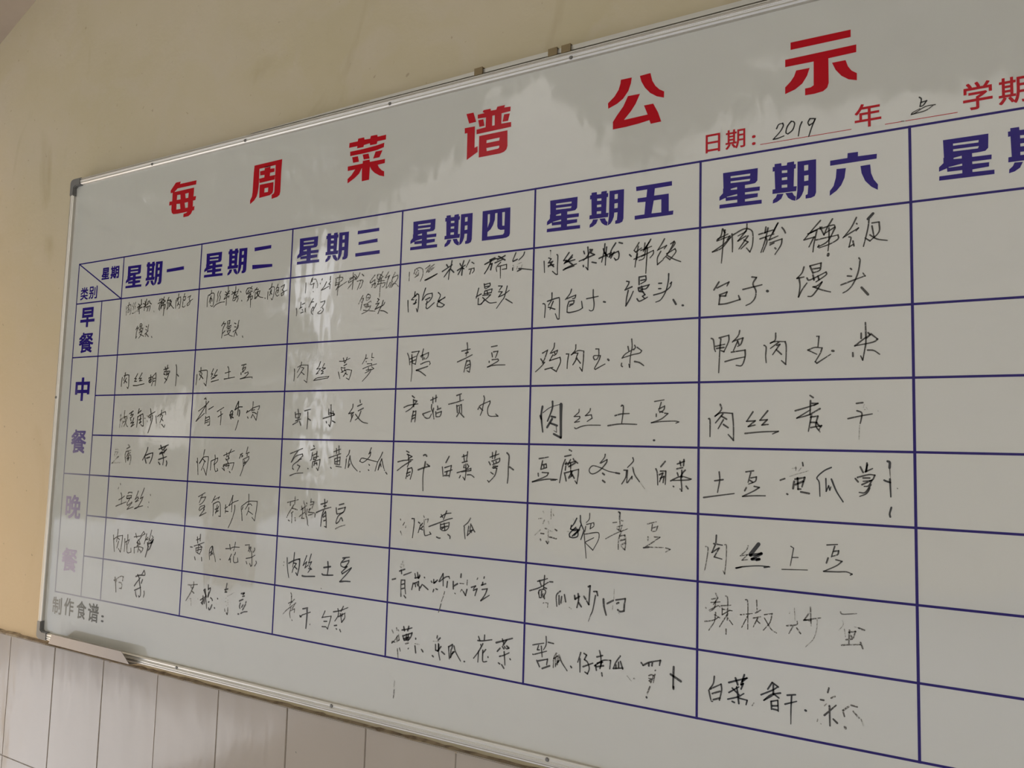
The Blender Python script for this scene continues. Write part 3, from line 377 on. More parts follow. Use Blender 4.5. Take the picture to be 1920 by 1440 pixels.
"c3r6": """3020 6037,6701 6046,6826 6072,6967 6106,7082;3020 6230,6583 6217,6751 6200,6871;3026 6086,6804 6224,6738 6388,6688;3026 6355,6702 6381,6712 6374,6854 6335,7012 6291,6969;3020 6211,6787 6295,6791;3020 6295,6791 6219,6893 6191,6973;3020 6249,6854 6319,6895;3019 6564,6613 6521,6711 6478,6809 6525,6769 6571,6730 6530,6851 6624,6784;3019 6683,6573 6636,6712 6622,6749 6701,6718 6643,6817 6693,6847 6618,6931;3019 6629,6854 6711,6863;3028 6467,7010 6542,7014 6800,6988;3027 7123,6679 7138,6805 7123,6933;3027 7027,6798 7199,6764;3027 6988,6923 7020,6937 7146,6931 7271,6918;3022 7498,6576 7665,6545;3022 7559,6571 7458,6671 7461,6728;3022 7488,6657 7653,6608 7641,6654 7554,6742 7461,6728;3022 7554,6742 7614,6725 7483,6840 7501,6872 7721,6737 7651,6823 7448,7020;3027 7448,7020 7585,7000 7706,6993;1017 5949,6787 5954,6799;1017 5946,6853 5949,6859;1016 6981,7195 6986,7200""",
"c3r7": """1018 6185,7370 6203,7392 6207,7438;1018 6293,7476 6215,7555;1018 6206,7427 6206,7545 6169,7620;1018 6133,7577 6230,7530;1018 6331,7548 6092,7712 5997,7800;1018 6300,7581 6240,7670;1018 6205,7651 6179,7760 6202,7851;1018 6209,7709 6306,7662 6302,7733;1018 6246,7881 6255,7891;2022 6526,7636 6654,7603;2022 6454,7773 6495,7779 6526,7752 6732,7674;2022 6463,7795 6496,7791;3033 6639,7610 6646,7725 6640,7877 6632,7994;2019 7110,7605 7040,7745;2019 7039,7734 7272,7682 7246,7776 7193,7930 7160,7901;2019 7091,7802 7169,7792;2019 7050,7904 7144,7897;2021 7321,7596 7495,7552 7681,7474;2021 7432,7526 7451,7580;2021 7567,7465 7511,7562;2021 7452,7603 7441,7661 7369,7760;2021 7499,7608 7518,7674 7539,7761 7610,7673 7605,7595;2021 7456,7670 7619,7582;2021 7544,7603 7540,7648;2021 7359,7846 7420,7833;2021 7409,7896 7425,7905;2021 7501,7901 7526,7937""",
"c4r1": """1016 8829,1202 8828,1366;1016 8962,1160 8940,1240;1016 9006,1205 8975,1257 9026,1282 8960,1310;1016 9039,1194 8986,1149 9069,1136 9138,1177 9143,1286 9090,1396;1016 9041,1235 9034,1276;1015 9204,1169 9300,1111 9224,1239 9368,1158;1015 9398,1107 9303,1165 9273,1243 9401,1161;2020 9197,1385 9471,1289;2020 9214,1386 9343,1344 9471,1289;3021 9791,1080 9772,1184 9744,1274 9726,1418;3022 9674,1141 9708,1184;3022 9583,1259 9802,1154;3022 9742,1234 9628,1363;3021 9758,1222 9840,1296;3021 9968,1150 9993,1192;3021 10052,1106 10010,1220;3021 9918,1271 10086,1188;3021 10010,1233 9936,1345;3021 10026,1235 10015,1365;3021 10026,1235 10058,1251;2018 10176,1105 10103,1229;2018 10224,1149 10271,1180;2018 10167,1274 10274,1259 10276,1311 10239,1346;2018 10214,1279 10186,1361;3023 10707,1121 10603,1149;3023 10501,1216 10693,1145 10782,1141;3023 10634,1152 10578,1275 10499,1383;3023 10606,1226 10651,1218 10625,1324;3022 10780,1102 10915,1180;3022 10913,1103 10753,1164;3022 10710,1211 10871,1163;2018 10828,1210 10742,1291 10752,1368;2018 10772,1281 10947,1260 10950,1336 10862,1340;2018 10823,1286 10830,1490;3020 11130,1075 11069,1208;3020 11302,1081 11275,1141 11191,1208;3020 11074,1373 11073,1335;3020 11169,1401 11239,1376;3020 11196,1360 11253,1365 11453,1403;3020 11077,1222 11162,1192;0012 11165,1281 11250,1252;0012 11265,1291 11239,1351;0012 11166,1319 11153,1368;0012 11079,1285 11095,1337;3020 8820,1734 8825,1829 8839,1953;3020 8981,1583 8969,1677;3020 8993,1652 8928,1701 8904,1727 8963,1731;3020 8994,1666 9025,1627 9069,1658 9069,1847 9049,1960 9021,1898;3020 8950,1811 9016,1789;3020 9014,1735 8984,1814;3020 9220,1535 9176,1653 9148,1758;3020 9164,1746 9242,1658 9373,1641 9376,1709 9314,1784 9234,1832;3020 9230,1751 9327,1718;3020 9264,1780 9245,1900 9287,1916 9429,1819;3019 9511,1639 9561,1696 9509,1799 9668,1744;3019 9509,1799 9657,1876 9595,1911 9497,1891 9511,1825 9667,1731;3019 10387,1632 10354,1758 10340,1809;3019 10339,1783 10444,1739;3019 10386,1812 10382,1921 10450,1920 10508,1847;3019 10498,1564 10516,1642;3018 10514,1578 10618,1561 10620,1612 10531,1656;3018 10530,1618 10605,1611;3018 10518,1694 10504,1744;3018 10518,1694 10666,1667 10654,1730 10504,1744;3018 10563,1697 10580,1750;3018 10475,1767 10640,1768 10567,1826 10435,1919;3018 10477,1806 10585,1891 10645,1915 10763,1911;3018 10798,1627 10872,1634 10815,1705;3018 10801,1729 10875,1735 10804,1819 10906,1788 11020,1722;3018 10974,1642 10922,1828 10866,1899 10767,2019;3018 10952,1868 11085,1947""",
"c4r2": """2019 8859,2726 8897,2808 8920,2943;2019 8959,2710 9125,2697 9079,2788 9053,2934 9002,2919;2019 8963,2797 8986,2918;2019 8915,2835 9063,2787;2019 8934,2890 9049,2854;2019 8961,2757 8970,2944;2014 8970,2944 8977,3078 8960,3251;2019 9222,2661 9194,2766 9180,2819;2018 9162,2791 9340,2732 9327,2811 9280,2849;2019 9210,2767 9215,2860;2018 9246,2821 9250,2848;2018 9169,2938 9282,2902 9363,2891;1013 9363,2891 9389,2932 9366,2957;2022 9075,3048 9334,2983;2022 9075,3048 9158,3070 9293,3153;2020 10179,2593 10191,2702 10165,2830;2020 10069,2736 10191,2715 10252,2705;2020 10148,2778 10208,2761;2020 9984,2926 10151,2868 10294,2809;2020 10183,2907 10156,2996 10130,3110;2020 10184,2920 10244,2909 10263,2987 10245,3114 10190,3087;2020 10187,2997 10247,2973;2020 10173,3048 10234,3024;2019 10687,2686 10804,2672;2019 10698,2793 10715,2863;2019 10734,2776 10822,2767 10795,2841 10774,2878;2019 10651,2936 10652,2955;2019 10709,2913 10826,2905 10827,2943 10617,3036 10757,3009 10975,3010""",
"c4r3": """2021 9006,3517 9057,3551;2021 9043,3597 9101,3611;2021 8824,3728 8939,3689 9145,3664;2021 9034,3584 9048,3716;2021 9118,3611 8992,3742 8870,3808;2021 9044,3795 9003,3993;2021 9044,3808 9102,3795 9098,3888 9086,3993;2021 9015,3888 9096,3861;2021 9018,3940 9082,3914;2020 9427,3601 9569,3550;2020 9473,3549 9477,3654;2020 9543,3511 9540,3628;2020 9454,3679 9449,3744 9485,3823 9514,3939;2020 9260,3848 9435,3796;2020 9260,3855 9328,3920 9409,3920 9454,3848;2020 9583,3706 9593,3745;2020 9578,3771 9657,3745;2020 9548,3810 9560,3894;2020 9565,3836 9675,3804 9647,3887 9568,3900;2020 9497,3745 9485,3823;2020 9992,3523 10091,3493;2020 10061,3518 10065,3607;2020 9827,3676 9981,3645 10141,3602;2020 9999,3696 10019,3824;2020 10015,3709 10098,3684 10112,3837;2020 10062,3722 10057,3798;2020 10065,3811 10007,3894;2020 10081,3836 10161,3906;2019 10561,3537 10578,3587 10558,3675 10533,3800 10499,3875;2019 10450,3768 10500,3699 10690,3626 10691,3663 10650,3750 10653,3837 10699,3887 10859,3887 10814,3850;2019 10486,3737 10548,3787""",
"c4r4": """2021 8923,4525 8982,4549;2021 8942,4583 9052,4620 8963,4668;2021 8732,4727 8865,4697 9071,4678;2021 8968,4589 8983,4733 8953,4812;2021 9031,4705 8869,4789 8723,4885;2021 8971,4838 8930,5022;2021 8964,4851 9053,4822 9072,4886 9030,5031;2021 8943,4930 9024,4901;2021 8962,4982 9010,4954;2026 9312,4594 9351,4580 9385,4605;2026 9357,4709 9345,4786;2026 9202,4856 9330,4813 9449,4783 9391,4746;2020 9330,4813 9314,4994 9324,5225;2020 9874,4598 9809,4708;2020 9734,4787 9757,4951;2020 9789,4798 9927,4755 9915,4831 9889,4959;2020 9793,4874 9946,4830;2020 9780,4938 9888,4933;2020 9839,4859 9826,4923;2019 10151,4598 10256,4564;2019 10180,4559 10200,4671;2019 10262,4507 10245,4670;2019 10155,4698 10260,4670;2019 10202,4734 10189,4784;2019 10262,4720 10294,4756 10265,4794 10204,4784;2019 10055,4877 10206,4834 10340,4792 10341,4829 10146,4861;2019 10232,4721 10238,4870 10220,4996 10180,4947;2019 10105,4963 10126,4924;2019 10269,4906 10344,4904 10413,4944;2019 10725,4589 10904,4529;2019 10773,4508 10776,4606;2019 10845,4481 10820,4605;2019 10706,4669 10737,4717;2019 10764,4655 10921,4602 10908,4663 10780,4716;2019 10793,4667 10809,4703;2019 10850,4653 10852,4689;2019 10795,4740 10882,4737 10797,4777;2019 10782,4765 10869,4774 10830,4898 10718,5012 10687,4983;2019 10748,4846 10800,4874;2023 11061,4507 11105,4561 11096,4730 11095,4900 11084,5015;2023 11118,4742 11197,4787""",
"c4r5": """1015 8842,5756 8848,5775;1015 8853,5975 8881,6038;1015 8936,5814 8905,5862;1015 8972,5876 8965,5903;2020 9104,5732 9153,5729 9158,5825 9129,6071;2020 9253,5787 9286,5803;2020 9303,5828 9254,5972;2020 9342,5800 9312,5840;2020 9299,5905 9361,5849;1014 9360,5658 9378,5695;1014 9403,5732 9466,5715 9453,5779;1014 9379,5733 9379,5912;2020 9379,5912 9399,5999 9432,6009 9534,5976 9508,5940;2020 9298,5892 9348,5914;2020 9732,5666 9839,5603 9954,5583;2020 9746,5621 9779,5670;2020 9860,5552 9796,5706;2020 9488,5847 9721,5761 9874,5701 9988,5669;2020 9737,5785 9741,5873;2019 9738,5798 9922,5748 9910,5836 9851,5890 9773,5896;2020 9814,5768 9835,5891;2020 9756,5847 9894,5812;2020 9757,5884 9802,5844;2020 9661,6017 9709,6032 9740,6030;2019 9900,5955 9947,5983 9948,6020;2019 10365,5644 10315,5721 10228,5789;2019 10243,5800 10246,5874 10266,6002;2019 10333,5782 10321,5869 10309,5943;2019 10309,5943 10352,5903 10410,5850;2019 10376,5742 10365,5841 10396,5888;2019 10392,5765 10424,5824 10462,5870;2019 10351,5866 10424,5837""",
"c4r6": """0019 8930,6506 8928,6520;0019 8900,6561 8933,6558;0019 8877,6608 8903,6618;0019 8958,6568 8952,6607;2021 8865,6686 8986,6642;2021 8905,6663 8916,6726;2021 8967,6746 9055,6712 9135,6679;2022 8707,6850 8781,6829;2021 8914,6841 8910,6931 8917,7071;2021 8914,6841 8995,6833 9002,6959 9023,7071;2021 8926,6917 8990,6897;2021 8929,6993 8994,6973;2021 8917,7083 8920,7128;2021 8992,7107 9027,7141;2021 9217,6696 9236,6770;2021 9272,6671 9284,6765;2021 9314,6712 9300,6770 9330,6723;2021 9220,6772 9316,6749;2021 9427,6740 9435,6747;2021 9184,6864 9157,6981;2021 9193,6876 9303,6826 9307,6901;2021 9224,6860 9243,6921;2021 9273,6867 9291,6903;2021 9323,6912 9326,6975;2021 9340,6936 9385,6868;2021 9409,6878 9515,6942;2021 9579,6791 9596,6808;2021 9632,6755 9635,6817 9681,6787;2021 9651,6815 9711,6759;2021 9626,6967 9640,6928;2020 9686,6911 9718,6920;2020 9829,6635 9743,6780;2020 9829,6635 9838,6845;2020 9758,6779 9878,6692 9954,6672 9971,6707;2020 9927,6761 9916,6861;1014 9873,6940 9860,6990;1014 9853,7016 9811,7119;2016 9805,7157 9772,7272 9757,7305;2024 10209,6604 10204,6659;2024 10049,6749 10054,6871;2024 10067,6820 10140,6776;2024 10338,6852 10312,6952 10265,6896;1014 10185,6765 10275,6762;1014 10339,6694 10335,6780;1014 10206,6903 10227,6864 10265,6896;1014 10087,6941 10102,6951;1014 10537,6662 10551,6636;2021 10681,6605 10675,6629;2022 10425,6806 10512,6773 10470,6826;2022 10471,6850 10543,6818 10504,6936;2021 10628,6748 10714,6715;2021 10655,6698 10643,6747;2021 10645,6819 10746,6796 10706,6896 10623,7007;2021 10623,7007 10792,6898""",
"c4r7": """1019 8752,7741 8779,7789;1019 8849,7690 8859,7727;1019 8892,7723 8900,7734;1019 8880,7826 8818,7910 8755,7970 8762,7943 8837,7946;1019 8895,7798 8917,7896 8885,7914;1019 8865,7853 8869,7928;1019 8883,8053 8907,8200;1019 8932,8033 8950,8081;1019 9133,8004 9126,8017;1019 9065,7938 9129,7917;2024 8973,7712 9086,7684 9197,7644;2024 9011,7650 9030,7717;2024 9123,7629 9103,7707;2024 8994,7810 9030,7881 9142,7852;2024 9010,7808 9201,7732 9172,7811 9111,7882;2024 9074,7774 9079,7874;2024 9122,7767 9110,7844;2024 9013,7858 9140,7815;2024 9285,7814 9286,7826;2024 9275,7946 9297,8061;2024 9420,7987 9453,8019;0015 9273,7909 9369,7908;0014 9663,7810 9802,7797;2022 9752,7706 9745,7744;2022 9814,7734 9770,7777;2022 9719,7858 9724,7955 9778,7959;2022 9789,7848 9793,7945;2022 9780,7837 9786,7970 9823,8105;2022 9836,7878 9763,7962;2022 9658,8057 9682,8071;2022 9855,7960 9917,7994;2022 10003,7854 10076,7807;2022 9995,7855 10019,8057;2022 10077,7819 10064,7881;2022 10050,7895 10040,8030;2022 10040,8030 10096,7925;2022 10068,7965 10119,7922;2022 10107,7827 10141,7918 10251,8058;2022 10325,8053 10337,8054;2021 10589,7668 10676,7662 10867,7618;2021 10601,7601 10632,7668;2021 10722,7561 10718,7644;2021 10649,7725 10664,7747;2021 10692,7707 10610,7849 10513,7971;2021 10610,7838 10602,8022;2021 10752,7793 10697,7860;2021 10695,7813 10694,7967 10716,7999 10780,7983;2021 10799,7904 10802,7915;2026 10954,7652 11085,7605 11264,7539;2021 11071,7577 11101,7649;2021 11154,7583 11088,7674;2021 10979,7789 11033,7729;2021 11075,7699 11104,7730;2021 11116,7693 11131,7715;2021 11157,7676 11200,7705 11159,7722;2021 11024,7864 11107,7834 11209,7779;2021 11112,7776 11133,7987;2021 11007,7972 11035,7985;2021 11070,7991 11114,8042;2020 11226,7874 11236,7885""",
"c5r1": """3019 11800,1107 11808,1112;3019 11686,1280 11699,1474;0012 11806,1121 11803,1221;3019 11772,1232 11820,1251 11766,1317 11853,1297 11768,1388;3019 11768,1366 11870,1355;3019 11798,1320 11871,1391;3019 11928,1191 11945,1221 11941,1390 11945,1525 11913,1522 11849,1466;3022 12153,1180 12056,1303 12110,1308 12065,1360;3022 12080,1348 12216,1263;3022 12216,1228 12111,1337 12263,1310;3022 12141,1326 12219,1389;3022 12052,1464 12159,1418 12295,1383;3022 12082,1446 12250,1413;3021 12420,1187 12436,1230;3021 12493,1126 12504,1265 12501,1500 12463,1455;3021 12532,1171 12577,1176 12548,1228 12616,1263 12340,1346;3021 12547,1187 12474,1290 12415,1339;3021 12417,1423 12422,1444;3021 12573,1383 12648,1404;3021 12797,1104 12784,1226 12744,1400;3021 12698,1334 12916,1261;3021 12827,1162 12815,1311 12810,1454;3021 12799,1255 12844,1314;3021 12769,1183 12800,1269;3021 12985,1112 12915,1213 12874,1331 12945,1270;3021 13043,1111 13101,1131;3021 12902,1293 13031,1252 13046,1308 13033,1375 12990,1391 12961,1354;3021 12959,1258 12903,1348;3020 13224,1327 13253,1357;2019 13383,1150 13301,1268 13329,1298 13426,1241;2019 13370,1208 13344,1353 13319,1537;2019 13303,1409 13469,1353;2019 13358,1328 13345,1420;2019 13481,1167 13468,1273 13550,1162 13455,1298;2019 13577,1118 13496,1262 13470,1406 13387,1437;2019 13413,1280 13592,1233;2019 13428,1375 13620,1302 13621,1355 13567,1416;2019 13523,1252 13512,1437 13501,1654;2019 13802,1138 13742,1236 13688,1310;2019 13702,1298 13836,1247 13797,1295;2019 13743,1329 13690,1428 13691,1534 13785,1464;2019 13956,1195 13917,1282 13838,1404 13785,1451;2019 13903,1228 13956,1195 13970,1235 13904,1320;2019 13838,1378 13971,1314 13985,1367 13892,1475 13838,1431;2019 13852,1406 13946,1468 14065,1525;3019 11682,2004 11706,2006 11730,2050 11720,2239;3019 11851,1833 11846,1946 11785,2040;3019 11768,1968 11955,1926 11994,1957 11994,2278 11963,2276 11922,2189;3019 11878,1976 11819,2112;3019 11786,2068 11913,2112;3019 12213,1800 12185,1874 12102,1965;3019 12125,1953 12292,1903 12278,1950 12232,1961;3019 12172,1998 12144,2079 12138,2176 12192,2186 12343,2162 12417,2126 12400,2015;3019 12188,1999 12263,1991 12250,2045 12174,2081;3019 12189,2055 12234,2044;3018 12605,1839 12607,1948 12624,2072 12611,2167 12567,2184 12538,2168;3018 12489,1980 12696,1955;3023 12792,2051 12822,2059;3020 13182,1752 13224,1762 13211,1808 13156,1890;3020 13156,1890 13275,1847;3020 13212,1902 13186,2020 13174,2145;3020 13174,2145 13242,2037 13297,1922;3020 13391,1717 13393,1823;3020 13391,1704 13502,1694 13503,1767 13420,1813;3020 13420,1760 13489,1752;3020 13380,1875 13387,1916;3020 13380,1875 13559,1838 13505,1899 13408,1891;3020 13435,1854 13449,1908 13394,1930 13464,1948;3020 13450,1934 13492,1990 13451,2013 13493,2056;3020 13361,2046 13397,2088 13465,2067 13534,2033;3020 13715,1831 13762,1833;3020 13716,1914 13750,1916;3019 13875,1695 13869,1812 13831,1965 13752,2089 13671,2122;3019 13636,2008 13791,1975 13897,1905 13923,1830 13897,1853;3025 13952,2104 13995,2178;3025 14098,2202 14111,2205""",
"c5r2": """2019 11698,2837 11791,2792 11740,2937 11695,3005;2019 11669,2934 11726,3006;2019 11741,2992 11680,3060 11572,3148;2019 11921,2680 11907,2762 11839,2850;2019 11863,2844 11978,2800 11956,2861 11911,2887;2019 11925,2832 11933,2861;2019 11895,2873 11842,2954 11835,2968 12027,2919;2019 12027,2919 12037,3002 11964,3152 11853,3086;2019 11752,3111 11900,3081;2018 12141,2869 12187,2871 12167,2993 12162,3109;2018 12312,2725 12306,2807 12247,2873;2018 12232,2886 12352,2823 12456,2834 12452,2990 12434,3158 12388,3096;2018 12262,2860 12352,2864 12310,2971;2018 12339,2945 12266,3051;2018 12340,2958 12401,3029;2018 12670,2809 12721,2811 12723,2905 12695,2971 12651,2983 12629,2942 12650,2916 12752,2920 12725,2999 12654,3118 12669,3138 12756,3094 12834,3057;2027 12883,2985 12898,2999;2017 13282,2678 13291,2809 13265,2940 13254,3123 13239,3070;2017 13221,2793 13236,2866;2017 13332,2778 13346,2812 13319,2850;2017 13374,2813 13451,2869 13417,2906 13292,2928 13125,2974;2017 13125,2974 13180,2910 13319,2837;2017 13119,3053 13113,3092 13134,3109;2022 13336,3034 13419,3056 13488,3104""",
"c5r3": """3030 11722,3727 11702,3851 11713,3989 11738,4147;3030 11687,3879 11704,3934;3012 11733,3831 11870,3742 12069,3688;3028 11907,3646 11909,3742 11873,3851 11822,3968;3028 11890,3892 11967,3906;3028 11906,3933 11817,4071;3028 11877,4002 12001,4042;3046 12065,3695 12067,3933 12075,4231;3028 12075,4238 11943,4179;2011 11986,4056 11996,4151 11942,4124;2018 12395,3778 12389,3825 12308,3892 12405,3892 12406,3919 12318,3986 12407,3973;2018 12594,3766 12580,3812 12508,3879 12611,3866 12626,3919 12540,3972;2018 12320,4074 12350,4087 12438,4053 12556,4032 12774,4031;2020 13124,3729 13137,3716 13159,3736 13154,3853 13135,3996;2020 13021,3879 13126,3853 13258,3846;2020 12903,4037 13114,4009 13385,4014;2017 13671,3662 13824,3638;2017 13778,3676 13740,3803;2017 13740,3777 13832,3733 13820,3790 13754,3834;2017 13753,3815 13807,3828;2017 13701,3853 13701,3892;2017 13833,3841 13886,3847 13781,3930 13622,3987 13782,3968 13992,3961 14057,3973 14012,3992;3025 13663,4255 13676,4255""",
"c5r4": """2020 11680,4588 11854,4557;2021 11748,4622 11718,4761;2020 11741,4688 11815,4671 11825,4729 11727,4761;2020 11774,4687 11776,4730;2021 11670,4829 11676,4872;2020 11745,4811 11860,4814 11812,4874 11565,4971 11781,4926 11896,4914 12026,4916;2020 11912,4928 11994,4924;2020 12232,4430 12273,4450;2020 12154,4539 12266,4515;2020 12164,4589 12118,4705 12068,4964;2020 12165,4660 12356,4612;2020 12181,4631 12168,4760;2020 12260,4586 12214,4673;2020 12307,4571 12324,4599 12388,4639;2020 12230,4701 12341,4641;2020 12261,4643 12263,4729;2020 12153,4804 12170,4860 12188,4931;2020 12169,4803 12406,4738 12400,4837 12379,4965 12347,4924;2020 12264,4757 12282,4842;2020 12296,4770 12234,4872;2020 12281,4799 12330,4882;2020 12235,4886 12297,4841;2017 12865,4486 12851,4542 12776,4628;2018 12792,4627 12897,4569 12883,4625 12779,4739 12672,4799 12610,4787 12594,4732 12654,4673 12778,4697 12916,4748 13051,4771;2022 13051,4771 13111,4780;2023 12825,4786 12856,4806;2023 12827,4897 12866,4924;2019 13329,4529 13337,4584 13243,4682;2019 13185,4725 13229,4724 13216,4834 13151,4939;2019 13244,4723 13232,4915;2019 13247,4914 13318,4816 13319,4857;2019 13331,4679 13362,4787 13443,4892;0008 13451,4906 13531,4997;2020 13852,4569 13783,4651;2020 13705,4687 13727,4747 13737,4927;2020 13777,4718 13861,4715 13856,4915;2020 13763,4772 13819,4743 13764,4879;2020 13778,4825 13834,4796 13821,4890;2019 14040,4603 14149,4560;2019 14081,4562 14095,4628;2019 14142,4534 14136,4626;2019 14034,4676 14123,4653;2019 14164,4691 14124,4732 14097,4786;2019 14041,4735 14055,4774;2019 14110,4693 14111,4799;2019 13939,4858 14097,4786 14254,4819 14193,4835 13973,4850;2019 14097,4799 14112,4943 14112,5002 14085,4971;2019 13981,4936 13988,4942;2019 14180,4927 14210,4965""",
"c5r5": """0015 11778,5438 11795,5466;0015 11699,5565 11765,5554;0015 11807,5580 11783,5639;0015 11881,5596 11890,5631;0015 11925,5393 11929,5557;0015 11967,5469 11976,5497;0015 11884,5732 11881,5931;0015 11632,5836 11737,5742;0015 11917,5743 11950,5755;1020 11827,5714 11851,5717;1020 12006,5716 12039,5735;1020 11747,5799 11804,5802;1020 11904,5844 12034,5862;1020 11741,5892 11750,5913;1020 11848,5920 11874,5953 11889,5923;3020 12392,5513 12346,5600 12285,5675;3020 12300,5632 12285,5689 12349,5712 12411,5694 12414,5791 12336,5825 12272,5816 12271,5760 12379,5654;3020 12317,5700 12395,5681;3020 12319,5798 12427,5693 12472,5606;3019 12453,5467 12464,5578 12521,5700;3019 12521,5700 12469,5843;3020 12351,5782 12443,5691;2014 12521,5714 12540,5879 12568,6125;2014 12616,5422 12610,5513 12557,5572;2014 12565,5599 12688,5563 12689,5618 12628,5664;2014 12642,5580 12628,5664;2014 12550,5628 12537,5712;2014 12537,5754 12737,5712 12783,5736 12769,5833 12681,5991 12540,5879;2014 12540,5879 12692,5798;0012 12223,5735 12286,5731;0012 12329,5531 12345,5558;0012 12440,5552 12456,5579;2019 13106,5372 13129,5377 13123,5479;1014 13123,5466 13132,5574 13111,5657;1014 13013,5541 13079,5530;1014 13153,5498 13183,5503;1014 13081,5605 13169,5571 13141,5655 13081,5632;1014 12897,5796 13068,5701 13258,5619;1019 13156,5667 13114,5792 13109,5942;1019 13127,5737 13215,5717 13232,5837 13219,5939 13160,5897;1019 13143,5804 13216,5784;1019 13159,5870 13217,5838;1016 13581,5523 13722,5480;1016 13659,5524 13646,5618;1016 13660,5577 13744,5545 13717,5613 13661,5630;1016 13591,5715 13592,5768;1016 13690,5708 13781,5707 13705,5759;1016 13691,5774 13536,5879;2020 13522,5883 13607,5867;1015 13607,5867 13832,5855;1015 13873,5858 13943,5872 13874,5917""",
"c5r6": """2020 11710,6572 11889,6511;2020 11743,6555 11778,6636;2020 11835,6467 11820,6688;2020 11566,6737 11746,6668 11906,6566;2020 11930,6556 11987,6553;2020 11827,6659 11876,6668;2020 11732,6754 11747,6710 11828,6687 11862,6726 11815,6815;2020 11732,6754 11750,6823 11783,6819 11814,6759;2020 11788,6720 11782,6791;2020 11831,6786 11840,6834;1011 11818,6907 11834,6898;1011 11866,6894 11907,6896 11901,6967;2021 12126,6683 12056,6760 12069,6926;2021 12104,6755 12108,6894;2020 12152,6763 12139,6862;2020 12199,6730 12225,6838;0011 12124,6892 12217,6811;0011 12282,6914 12330,6936;2025 12380,6724 12389,6778 12465,6728;2025 12441,6689 12451,6784 12423,6904;2024 12452,6825 12500,6882;2024 12543,6719 12574,6757;2024 12616,6560 12646,6543 12629,6832 12590,6782;2021 12709,6625 12762,6619 12778,6679;2019 12741,6683 12699,6905 12663,6991;1011 12663,6991 12627,7091;2029 12877,6722 12887,6829 12926,6958;2024 12938,6782 13041,6723;2023 13085,6711 13238,6674 13232,6734;2023 13225,6748 13219,6862;2023 13117,6855 13161,6876 13212,6863;2024 13130,6746 13101,6763;0009 13053,6554 13048,6715;0009 13035,6798 13029,6865;0009 13132,6893 13147,6918""",
"c5r7": """2018 11648,7590 11738,7563 11851,7533;2018 11931,7508 12027,7515;2018 11888,7423 11892,7548 11846,7638;2018 11755,7582 11732,7655 11773,7649;2018 11804,7588 11824,7753;2018 11685,7732 11903,7651;2018 11652,7736 11661,7738;2023 11729,7823 11780,7913;2023 11753,7826 11922,7773 11908,7865;2023 11829,7933 11965,7870;1020 12079,7659 12033,7749 12029,7887;1019 12065,7730 12068,7868;1019 12096,7698 12099,7835;1019 12127,7680 12114,7792;1020 12033,7749 12096,7698;1019 12068,7840 12145,7746;2021 12127,7680 12177,7782 12274,7897;2021 12335,7819 12351,7837;2021 12507,7582 12457,7739;2021 12494,7679 12499,7882;2021 12561,7588 12607,7608 12571,7681 12625,7713 12657,7803 12628,7888 12582,7868;2021 12550,7792 12716,7713;2020 12825,7509 12849,7599 12852,7745;2020 12782,7609 12878,7574;2020 12747,7748 12880,7648 13013,7627 13000,7755;2020 12761,7733 12778,7810;2020 12791,7701 12880,7674;2020 12777,7757 12896,7725;2020 12865,7663 12837,7774;2020 12868,7836 12877,7881;2020 13172,7537 13101,7640 13059,7739;2020 13102,7680 13103,7733;2020 13145,7634 13146,7713;2020 13174,7616 13212,7722;2020 13059,7739 13219,7708;0012 13285,7815 13351,7876;1021 13396,7836 13404,7835;2023 13510,7584 13539,7619 13643,7557 13809,7506 13796,7579;2023 13630,7572 13630,7611;2022 13685,7557 13679,7603;1016 13735,7659 13728,7666;1016 13632,7753 13673,7733 13701,7741;1016 13632,7791 13674,7797 13633,7830 13661,7838;1016 13729,7718 13703,7844;2027 14015,7564 14010,7730 14009,7869;2027 13969,7679 14125,7755;1019 13712,7736 13661,7851;1019 13651,7910 13611,8014;2024 13599,8070 13603,8077;2024 14015,7849 14015,7883""",
